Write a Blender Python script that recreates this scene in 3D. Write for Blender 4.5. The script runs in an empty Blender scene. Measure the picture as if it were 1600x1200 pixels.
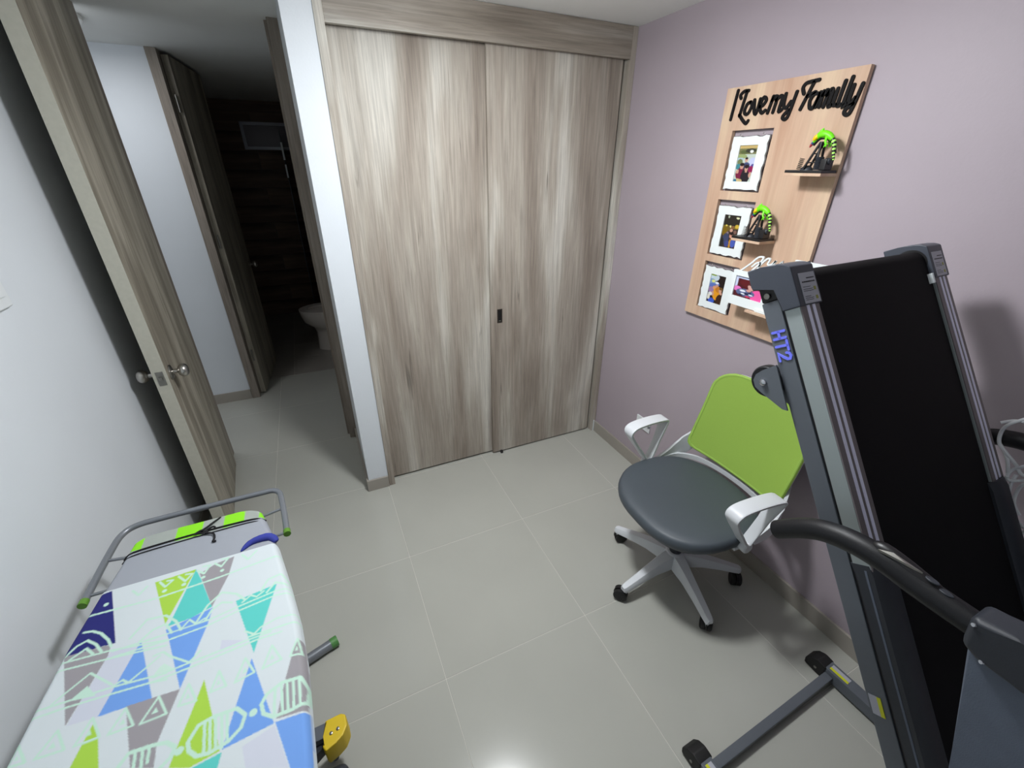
import bpy, bmesh, math, random
import numpy as np
from mathutils import Vector, Matrix, Euler
random.seed(7)
S = bpy.context.scene
COL = S.collection
PI = math.pi

# ---------------------------------------------------------------- camera, world, lights, exposure
cam_d = bpy.data.cameras.new('camera'); cam = bpy.data.objects.new('camera', cam_d); COL.objects.link(cam); S.camera = cam
cam_d.sensor_width = 36; cam_d.lens = 664.28 / 1600 * 36; cam_d.clip_start = 0.02; cam_d.clip_end = 50
cam.matrix_world = (Matrix.Translation((-1.6046, -2.0698, 1.6719)) @ Matrix.Rotation(-0.4325, 4, 'Z')
                    @ Matrix.Rotation(PI/2 - 0.4745, 4, 'X') @ Matrix.Rotation(0.0056, 4, 'Z'))
W = bpy.data.worlds.new('world'); S.world = W; W.use_nodes = True
W.node_tree.nodes['Background'].inputs[0].default_value = (0.6, 0.7, 0.85, 1)
W.node_tree.nodes['Background'].inputs[1].default_value = 0.02
def disk_light(name, loc, energy, size, color):
    l = bpy.data.lights.new(name, 'AREA'); l.shape = 'DISK'; l.size = size; l.energy = energy; l.color = color
    o = bpy.data.objects.new(name, l); COL.objects.link(o); o.location = loc; return o
LX, LY = -1.10, -0.94
disk_light('ceiling_lamp_light', (LX, LY, 2.205), 20.5, 0.22, (0.95, 0.975, 1.0))
pl_ = bpy.data.lights.new('ceiling_lamp_side_glow', 'POINT'); pl_.energy = 18.5; pl_.shadow_soft_size = 0.09; pl_.color = (0.95, 0.975, 1.0)
po_ = bpy.data.objects.new('ceiling_lamp_side_glow', pl_); COL.objects.link(po_); po_.location = (LX, LY, 2.10)
disk_light('hall_lamp_light', (-2.51, 0.93, 2.225), 4.6, 0.3, (0.97, 0.98, 1.0))
S.view_settings.view_transform = 'Standard'; S.view_settings.look = 'None'
S.view_settings.exposure = 0.0; S.view_settings.gamma = 1.0; S.view_settings.use_curve_mapping = False

# ---------------------------------------------------------------- materials
def lin(c): return tuple(((v/255)/12.92 if v/255 <= 0.04045 else (((v/255)+0.055)/1.055)**2.4) for v in c)
def mat(name, rgb, rough=0.5, metal=0.0, noise=0.0, nscale=20, bump=0.0, bscale=200, spec=0.5, coat=0.0, **kw):
    m = bpy.data.materials.new(name); m.use_nodes = True
    nt = m.node_tree; b = nt.nodes['Principled BSDF']; L = nt.links.new
    c = lin(rgb)
    b.inputs['Base Color'].default_value = (*c, 1); b.inputs['Roughness'].default_value = rough
    b.inputs['Metallic'].default_value = metal; b.inputs['Specular IOR Level'].default_value = spec
    b.inputs['Coat Weight'].default_value = coat
    tc = nt.nodes.new('ShaderNodeTexCoord')
    if noise > 0:
        n = nt.nodes.new('ShaderNodeTexNoise'); n.inputs['Scale'].default_value = nscale; n.inputs['Detail'].default_value = 4
        L(tc.outputs['Object'], n.inputs['Vector'])
        r = nt.nodes.new('ShaderNodeValToRGB'); L(n.outputs['Fac'], r.inputs['Fac'])
        r.color_ramp.elements[0].position = .3; r.color_ramp.elements[1].position = .7
        r.color_ramp.elements[0].color = (*[v*(1-noise) for v in c], 1); r.color_ramp.elements[1].color = (*[min(1, v*(1+noise)) for v in c], 1)
        L(r.outputs['Color'], b.inputs['Base Color'])
    if bump > 0:
        n = nt.nodes.new('ShaderNodeTexNoise'); n.inputs['Scale'].default_value = bscale; n.inputs['Detail'].default_value = 3
        L(tc.outputs['Object'], n.inputs['Vector'])
        bp = nt.nodes.new('ShaderNodeBump'); bp.inputs['Strength'].default_value = bump; bp.inputs['Distance'].default_value = 0.002
        L(n.outputs['Fac'], bp.inputs['Height']); L(bp.outputs['Normal'], b.inputs['Normal'])
    return m
def wood(name, stops, along='Z', band=7.0, grain=110.0, rough=0.45, off=0.0, crack=0.5, gamt=0.24):
    m = bpy.data.materials.new(name); m.use_nodes = True
    nt = m.node_tree; b = nt.nodes['Principled BSDF']; L = nt.links.new
    b.inputs['Roughness'].default_value = rough; b.inputs['Specular IOR Level'].default_value = 0.2
    tc = nt.nodes.new('ShaderNodeTexCoord')
    def mapped(s_across, s_along):
        mp = nt.nodes.new('ShaderNodeMapping')
        sc = [s_across]*3; sc['XYZ'.index(along)] = s_along
        mp.inputs['Scale'].default_value = sc; mp.inputs['Location'].default_value = (off, off*1.7, off*.6)
        L(tc.outputs['Object'], mp.inputs['Vector']); return mp
    n1 = nt.nodes.new('ShaderNodeTexNoise'); n1.inputs['Scale'].default_value = 1; n1.inputs['Detail'].default_value = 3; n1.inputs['Distortion'].default_value = .4
    L(mapped(band, band*.13).outputs[0], n1.inputs['Vector'])
    r = nt.nodes.new('ShaderNodeValToRGB'); L(n1.outputs['Fac'], r.inputs['Fac'])
    els = r.color_ramp.elements
    while len(els) < len(stops): els.new(.5)
    for e, (p, c) in zip(els, stops): e.position = p; e.color = (*lin(c), 1)
    n2 = nt.nodes.new('ShaderNodeTexNoise'); n2.inputs['Scale'].default_value = 1; n2.inputs['Detail'].default_value = 5; n2.inputs['Roughness'].default_value = .65; n2.inputs['Distortion'].default_value = .6
    L(mapped(grain, grain*.035).outputs[0], n2.inputs['Vector'])
    mr = nt.nodes.new('ShaderNodeMapRange'); mr.inputs[1].default_value = .3; mr.inputs[2].default_value = .7; mr.inputs[3].default_value = 1-gamt; mr.inputs[4].default_value = 1+gamt
    L(n2.outputs['Fac'], mr.inputs[0])
    n3 = nt.nodes.new('ShaderNodeTexNoise'); n3.inputs['Scale'].default_value = 1; n3.inputs['Detail'].default_value = 2; n3.inputs['Distortion'].default_value = 1.2
    L(mapped(32, 2.2).outputs[0], n3.inputs['Vector'])
    mc = nt.nodes.new('ShaderNodeMapRange'); mc.inputs[1].default_value = .70; mc.inputs[2].default_value = .80; mc.inputs[3].default_value = 1; mc.inputs[4].default_value = 1-crack
    L(n3.outputs['Fac'], mc.inputs[0])
    mu = nt.nodes.new('ShaderNodeMath'); mu.operation = 'MULTIPLY'; L(mr.outputs[0], mu.inputs[0]); L(mc.outputs[0], mu.inputs[1])
    vm = nt.nodes.new('ShaderNodeVectorMath'); vm.operation = 'SCALE'
    L(r.outputs['Color'], vm.inputs[0]); L(mu.outputs[0], vm.inputs['Scale']); L(vm.outputs[0], b.inputs['Base Color'])
    bp = nt.nodes.new('ShaderNodeBump'); bp.inputs['Strength'].default_value = .15; bp.inputs['Distance'].default_value = .001
    L(mu.outputs[0], bp.inputs['Height']); L(bp.outputs['Normal'], b.inputs['Normal'])
    return m
def vcol_mat(name, rough=0.85, bump=0.0, bscale=30):
    m = bpy.data.materials.new(name); m.use_nodes = True; nt = m.node_tree; b = nt.nodes['Principled BSDF']
    a = nt.nodes.new('ShaderNodeAttribute'); a.attribute_name = 'print'
    nt.links.new(a.outputs['Color'], b.inputs['Base Color']); b.inputs['Roughness'].default_value = rough; b.inputs['Specular IOR Level'].default_value = .3
    if bump:
        tc = nt.nodes.new('ShaderNodeTexCoord'); n = nt.nodes.new('ShaderNodeTexNoise'); n.inputs['Scale'].default_value = bscale
        bp = nt.nodes.new('ShaderNodeBump'); bp.inputs['Strength'].default_value = bump; bp.inputs['Distance'].default_value = .004
        nt.links.new(tc.outputs['Object'], n.inputs['Vector']); nt.links.new(n.outputs['Fac'], bp.inputs['Height']); nt.links.new(bp.outputs['Normal'], b.inputs['Normal'])
    return m
GW = [(.28, (122, 111, 101)), (.40, (150, 140, 129)), (.52, (166, 158, 147)), (.64, (198, 194, 185)), (.76, (152, 143, 134))]
M = {}
M['wall'] = mat('white_paint', (217, 222, 227), .6, noise=.02, nscale=3, bump=.12, bscale=120)
M['mauve'] = mat('mauve_paint', (171, 159, 167), .55, noise=.03, nscale=2.5, bump=.12, bscale=120)
M['ceiling'] = mat('ceiling_paint', (236, 237, 234), .85, noise=.02, nscale=4)
M['grout'] = mat('pale_grout', (204, 202, 193), .8)
M['tile'] = mat('polished_greige_tile', (176, 176, 168), .16, noise=.03, nscale=2.5, spec=.38)
M['bathtile'] = mat('bathroom_floor_tile', (150, 145, 138), .3, noise=.05, nscale=3)
M['base'] = mat('greige_skirting_tile', (158, 152, 143), .3, noise=.03, nscale=5)
M['closet'] = wood('greyed_oak_laminate', GW, 'Z', 5.2, rough=.6)
M['closet2'] = wood('greyed_oak_laminate_b', GW, 'Z', 5.2, off=3.3, rough=.6)
M['closet_h'] = wood('greyed_oak_horizontal', [(a_, tuple(int(v*.93) for v in c_)) for a_, c_ in GW], 'X', 6.0, off=1.2)
M['door'] = wood('dimmed_oak_door', [(.3, (118, 111, 99)), (.45, (144, 137, 123)), (.6, (176, 169, 154)), (.75, (128, 120, 108))], 'Z', 9, off=.7)  # same wood as the closet, colour darkened for the grazing light
M['jamb'] = wood('door_frame_oak', [(.3, (128, 118, 108)), (.6, (152, 143, 133)), (.8, (135, 125, 115))], 'Z', 12, grain=140)
M['edge'] = mat('pale_edge_band', (178, 176, 163), .5, noise=.04, nscale=60)
M['beech'] = wood('beech_board', [(.3, (190, 154, 130)), (.5, (203, 172, 148)), (.65, (214, 188, 160)), (.8, (196, 160, 142))], 'Z', 13, grain=120, crack=.06, gamt=.05)
M['bathgrout'] = mat('dark_bathroom_grout', (92, 84, 78), .8)
M['bathwall'] = wood('dark_wood_tile', [(.3, (70, 56, 50)), (.5, (106, 86, 74)), (.7, (142, 116, 98))], 'X', 8, off=2)
M['nickel'] = mat('brushed_nickel', (185, 182, 176), .28, 1.0)
M['steel'] = mat('dull_steel', (150, 148, 142), .45, 1.0)
M['chrome'] = mat('chrome', (210, 210, 215), .12, 1.0)
M['black'] = mat('black_plastic', (22, 20, 22), .42)
M['blackmdf'] = mat('black_letters', (18, 16, 17), .7, spec=.2)
M['rubber'] = mat('black_rubber', (16, 15, 16), .6, bump=.1, bscale=400)
M['foam'] = mat('black_foam_grip', (20, 20, 23), .48, spec=.35, bump=.1, bscale=300)
M['belt'] = mat('black_running_belt', (13, 10, 12), .8, spec=.2, bump=.15, bscale=600)
M['steelgrey'] = mat('grey_painted_steel', (92, 97, 104), .38, noise=.03, nscale=15)
M['slate'] = mat('dark_slate_plastic', (62, 66, 76), .42, noise=.03, nscale=20)
M['slate2'] = mat('charcoal_plastic', (44, 47, 54), .5, noise=.05, nscale=12, bump=.1, bscale=500)
M['panel'] = mat('blue_grey_side_panel', (88, 96, 110), .6, noise=.05, nscale=40, bump=.2, bscale=500)
M['alu'] = mat('satin_aluminium', (168, 176, 176), .42, .55)
M['railtop'] = mat('grey_step_rail', (118, 110, 112), .5, .2)
M['stripe'] = mat('sheen_rail_stripe', (232, 230, 252), .35)  # real stripes, their colour whitened to carry the reflected light
M['label'] = mat('grey_label_print', (176, 176, 186), .5)
M['yellow'] = mat('warning_yellow', (206, 208, 30), .5)
M['blue'] = mat('blue_lettering', (120, 128, 255), .5)
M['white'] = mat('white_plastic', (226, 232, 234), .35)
M['whitewood'] = mat('white_painted_mdf', (232, 238, 238), .5)
M['chairwhite'] = mat('chair_white_nylon', (215, 218, 222), .4, noise=.01)
M['seat'] = mat('slate_grey_vinyl', (70, 77, 84), .5, noise=.03, nscale=8, bump=.15, bscale=500)
M['green'] = mat('lime_green_mesh', (150, 184, 76), .75, noise=.02, nscale=300, bump=.35, bscale=900)
M['greenedge'] = mat('lime_green_piping', (152, 188, 82), .7)
M['lime'] = mat('bright_lime_plastic', (120, 235, 20), .45)
M['limestripe'] = mat('pale_lime_plastic', (180, 245, 110), .5)
M['beak'] = mat('yellow_plastic', (250, 205, 10), .45)
M['red'] = mat('dark_red_plastic', (170, 50, 60), .45)
M['bluep'] = mat('blue_plastic', (40, 90, 130), .45)
M['tube'] = mat('grey_tube_paint', (128, 132, 138), .35, .35)
M['capgreen'] = mat('green_tube_cap', (84, 140, 74), .5)
M['capgreen2'] = mat('olive_green_cap', (92, 140, 40), .5)
M['navy'] = mat('navy_cloth', (50, 60, 150), .8)
M['cord'] = mat('black_elastic_cord', (16, 14, 18), .8)
M['capyellow'] = mat('yellow_rubber_foot', (222, 190, 20), .5)
M['ceramic'] = mat('white_ceramic', (205, 198, 190), .12)
M['socket'] = mat('socket_white', (222, 226, 228), .35)
M['fabric_print'] = vcol_mat('printed_cotton', .85, .35, 18)
M['photo'] = vcol_mat('glossy_photo_print', .3)
def glass_mat(name, rough, tint, trans=1.0):
    m = mat(name, tint, rough); b = m.node_tree.nodes['Principled BSDF']; b.inputs['Transmission Weight'].default_value = trans; b.inputs['IOR'].default_value = 1.45; return m
M['glass'] = glass_mat('clear_shower_glass', .02, (225, 235, 235))
M['darkpane'] = mat('night_window_pane', (96, 84, 96), .25)
M['cable'] = glass_mat('clear_cable_sheath', .25, (236, 238, 242), .12)
em = bpy.data.materials.new('lit_diffuser'); em.use_nodes = True
eb = em.node_tree.nodes['Principled BSDF']; eb.inputs['Emission Color'].default_value = (.95, .98, 1, 1); eb.inputs['Emission Strength'].default_value = 4
M['lit'] = em
em2 = em.copy(); em2.node_tree.nodes['Principled BSDF'].inputs['Emission Strength'].default_value = .25; em2.node_tree.nodes['Principled BSDF'].inputs['Base Color'].default_value = (.5, .5, .5, 1)
M['lit_dim'] = em2

# ---------------------------------------------------------------- geometry helpers (everything built in world coordinates)
def box(bm, lo, hi, mtx=None, bevel=0.0, seg=2):
    r = bmesh.ops.create_cube(bm, size=1); vs = r['verts']
    for v in vs: v.co = Vector([lo[i] + (v.co[i]+.5)*(hi[i]-lo[i]) for i in range(3)])
    if bevel:
        es = list({e for v in vs for e in v.link_edges})
        rb = bmesh.ops.bevel(bm, geom=es, offset=bevel, segments=seg, affect='EDGES', profile=.5)
        vs = list({v for v in rb['verts']} | {v for v in vs if v.is_valid})
    if mtx is not None:
        for v in vs: v.co = mtx @ v.co
    return vs
def frames(P):
    n = len(P); T = []
    for i in range(n):
        t = (P[min(i+1, n-1)] - P[max(i-1, 0)]); T.append(t.normalized() if t.length > 1e-9 else Vector((0, 0, 1)))
    up = Vector((0, 0, 1)) if abs(T[0].z) < .9 else Vector((1, 0, 0))
    N = (up - T[0]*up.dot(T[0])).normalized(); out = []
    for i in range(n):
        N = (N - T[i]*N.dot(T[i])); N = N.normalized() if N.length > 1e-6 else T[i].orthogonal().normalized()
        out.append((T[i], N, T[i].cross(N)))
    return out
def smooth_path(P, k=6, closed=False):
    P = [Vector(p) for p in P]; n = len(P); out = []
    for i in range(n if closed else n-1):
        if closed: a, b, c, d = P[i-1], P[i], P[(i+1) % n], P[(i+2) % n]
        else: a, b, c, d = P[max(i-1, 0)], P[i], P[i+1], P[min(i+2, n-1)]
        for j in range(k):
            t = j/k; out.append(.5*((2*b) + (c-a)*t + (2*a-5*b+4*c-d)*t*t + (3*b-a-3*c+d)*t**3))
    if not closed: out.append(P[-1])
    return out
def sweep(bm, P, r, seg=12, sec=None, closed=False, cap=True):
    P = [Vector(p) for p in P]; n = len(P); F = frames(P); rings = []
    for i in range(n):
        rr = r[i] if isinstance(r, (list, tuple)) else r
        t, N, B = F[i]; ring = []
        if sec is None:
            for k in range(seg):
                a = 2*PI*k/seg; ring.append(bm.verts.new(P[i] + (N*math.cos(a) + B*math.sin(a))*rr))
        else:
            for (sx, sy) in sec: ring.append(bm.verts.new(P[i] + N*sx*rr + B*sy*rr))
        rings.append(ring)
    m = len(rings[0])
    for i in range(n if closed else n-1):
        A, Bq = rings[i], rings[(i+1) % n]
        for k in range(m): bm.faces.new((A[k], A[(k+1) % m], Bq[(k+1) % m], Bq[k]))
    if cap and not closed:
        bm.faces.new(rings[0][::-1]); bm.faces.new(rings[-1])
def lathe(bm, prof, mtx, seg=24, sx=1.0, sy=1.0):
    rings = []
    for (r, h) in prof:
        rings.append([bm.verts.new(mtx @ Vector((max(r, 1e-5)*sx*math.cos(2*PI*k/seg), max(r, 1e-5)*sy*math.sin(2*PI*k/seg), h))) for k in range(seg)])
    for a, b in zip(rings[:-1], rings[1:]):
        for k in range(seg): bm.faces.new((a[k], a[(k+1) % seg], b[(k+1) % seg], b[k]))
    bm.faces.new(rings[0][::-1]); bm.faces.new(rings[-1])
def prism(bm, pts, f0, f1):
    """outline pts (2D) extruded between the maps f0 and f1: (a, b) -> world point"""
    A = [bm.verts.new(f0(a, b)) for a, b in pts]; B = [bm.verts.new(f1(a, b)) for a, b in pts]
    bm.faces.new(A[::-1]); bm.faces.new(B); n = len(pts)
    for i in range(n): bm.faces.new((A[i], A[(i+1) % n], B[(i+1) % n], B[i]))
def ribbon(bm, line, w, f0, f1, closed=False, joints=8):
    """flat band of width w along a 2D line: mitred joins, rounded ends, one solid"""
    P = [Vector(p) for p in line]; P = [p for i, p in enumerate(P) if i == 0 or (p-P[i-1]).length > 1e-6]
    n = len(P); Lp, Rp = [], []
    for i in range(n):
        d0 = (P[i]-P[i-1]).normalized() if i else (P[1]-P[0]).normalized()
        d1 = (P[i+1]-P[i]).normalized() if i < n-1 else d0
        t = (d0+d1); t = t.normalized() if t.length > .2 else d1
        q = Vector((-t.y, t.x)); k = min(1.6, 1/max(.3, q.dot(Vector((-d1.y, d1.x))))) * w/2
        Lp.append(P[i]+q*k); Rp.append(P[i]-q*k)
    def cap(c, d):
        a0 = math.atan2(d.y, d.x)
        return [c+Vector((math.cos(a0-PI/2+PI*k/joints), math.sin(a0-PI/2+PI*k/joints)))*w/2 for k in range(1, joints)]
    rows = [(Lp[i], Rp[i]) for i in range(n)]
    A = [(bm.verts.new(f0(*l)), bm.verts.new(f0(*r)), bm.verts.new(f1(*l)), bm.verts.new(f1(*r))) for l, r in rows]
    for a, b in zip(A[:-1], A[1:]):
        for q in ((0, 1), (3, 2), (2, 0), (1, 3)): bm.faces.new((a[q[0]], a[q[1]], b[q[1]], b[q[0]]))
    for a, c, d in ((A[-1], P[-1], (P[-1]-P[-2])), (A[0], P[0], (P[0]-P[1]))):
        pts = cap(c, d); s, e = (1, 0) if a is A[-1] else (0, 1)
        F = [bm.verts.new(f0(*p)) for p in pts]; G = [bm.verts.new(f1(*p)) for p in pts]
        FF = [a[s]]+F+[a[e]]; GG = [a[s+2]]+G+[a[e+2]]
        bm.faces.new(FF); bm.faces.new(GG[::-1])
        for k in range(len(FF)-1): bm.faces.new((FF[k], FF[k+1], GG[k+1], GG[k]))
def axis_mtx(loc, axis):
    q = Vector((0, 0, 1)).rotation_difference(Vector(axis)); return Matrix.Translation(loc) @ q.to_matrix().to_4x4()
def finish(name, bm, m, parent=None, smooth=True, kind=None, label=None, category=None, group=None, sub=0):
    bmesh.ops.recalc_face_normals(bm, faces=bm.faces)
    co = [v.co for v in bm.verts]
    lo = [min(c[i] for c in co) for i in range(3)]; hi = [max(c[i] for c in co) for i in range(3)]
    org = Vector(((lo[0]+hi[0])/2, (lo[1]+hi[1])/2, lo[2]))
    for v in bm.verts: v.co -= org
    me = bpy.data.meshes.new(name); bm.to_mesh(me); bm.free()
    me.materials.append(m)
    wn = False
    if smooth:
        for p in me.polygons: p.use_smooth = True
        me.set_sharp_from_angle(angle=math.radians(38))
        if len(me.polygons) < 3000: wn = True
    o = bpy.data.objects.new(name, me); COL.objects.link(o)
    o.matrix_world = Matrix.Translation(org)
    if parent is not None:
        o.parent = parent; o.matrix_basis = WM(parent).inverted() @ Matrix.Translation(org)
    if wn:
        md = o.modifiers.new('weighted', 'WEIGHTED_NORMAL'); md.keep_sharp = True
    if sub:
        md = o.modifiers.new('sub', 'SUBSURF'); md.levels = sub; md.render_levels = sub
    tag(o, kind, label, category, group); return o
def WM(o):
    m = o.matrix_basis.copy()
    while o.parent: o = o.parent; m = o.matrix_basis @ m
    return m
def tag(o, kind=None, label=None, category=None, group=None):
    for k, v in (('kind', kind), ('label', label), ('category', category), ('group', group)):
        if v: o[k] = v
def thing(name, loc, label=None, category=None, group=None, kind=None, rotz=0):
    o = bpy.data.objects.new(name, None); COL.objects.link(o); o.empty_display_size = .05
    o.location = loc; o.rotation_euler = (0, 0, rotz); o.matrix_basis = Matrix.Translation(loc) @ Matrix.Rotation(rotz, 4, 'Z')
    tag(o, kind, label, category, group); return o
def B(): return bmesh.new()
def bx(name, lo, hi, m, parent=None, bevel=0.0, **kw):
    bm = B(); box(bm, lo, hi, None, bevel); return finish(name, bm, m, parent, smooth=bevel > 0, **kw)
def struct(name, lo, hi, m, bevel=0.0, parent=None):
    return bx(name, lo, hi, m, parent, bevel, kind=None if parent else 'structure')

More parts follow.
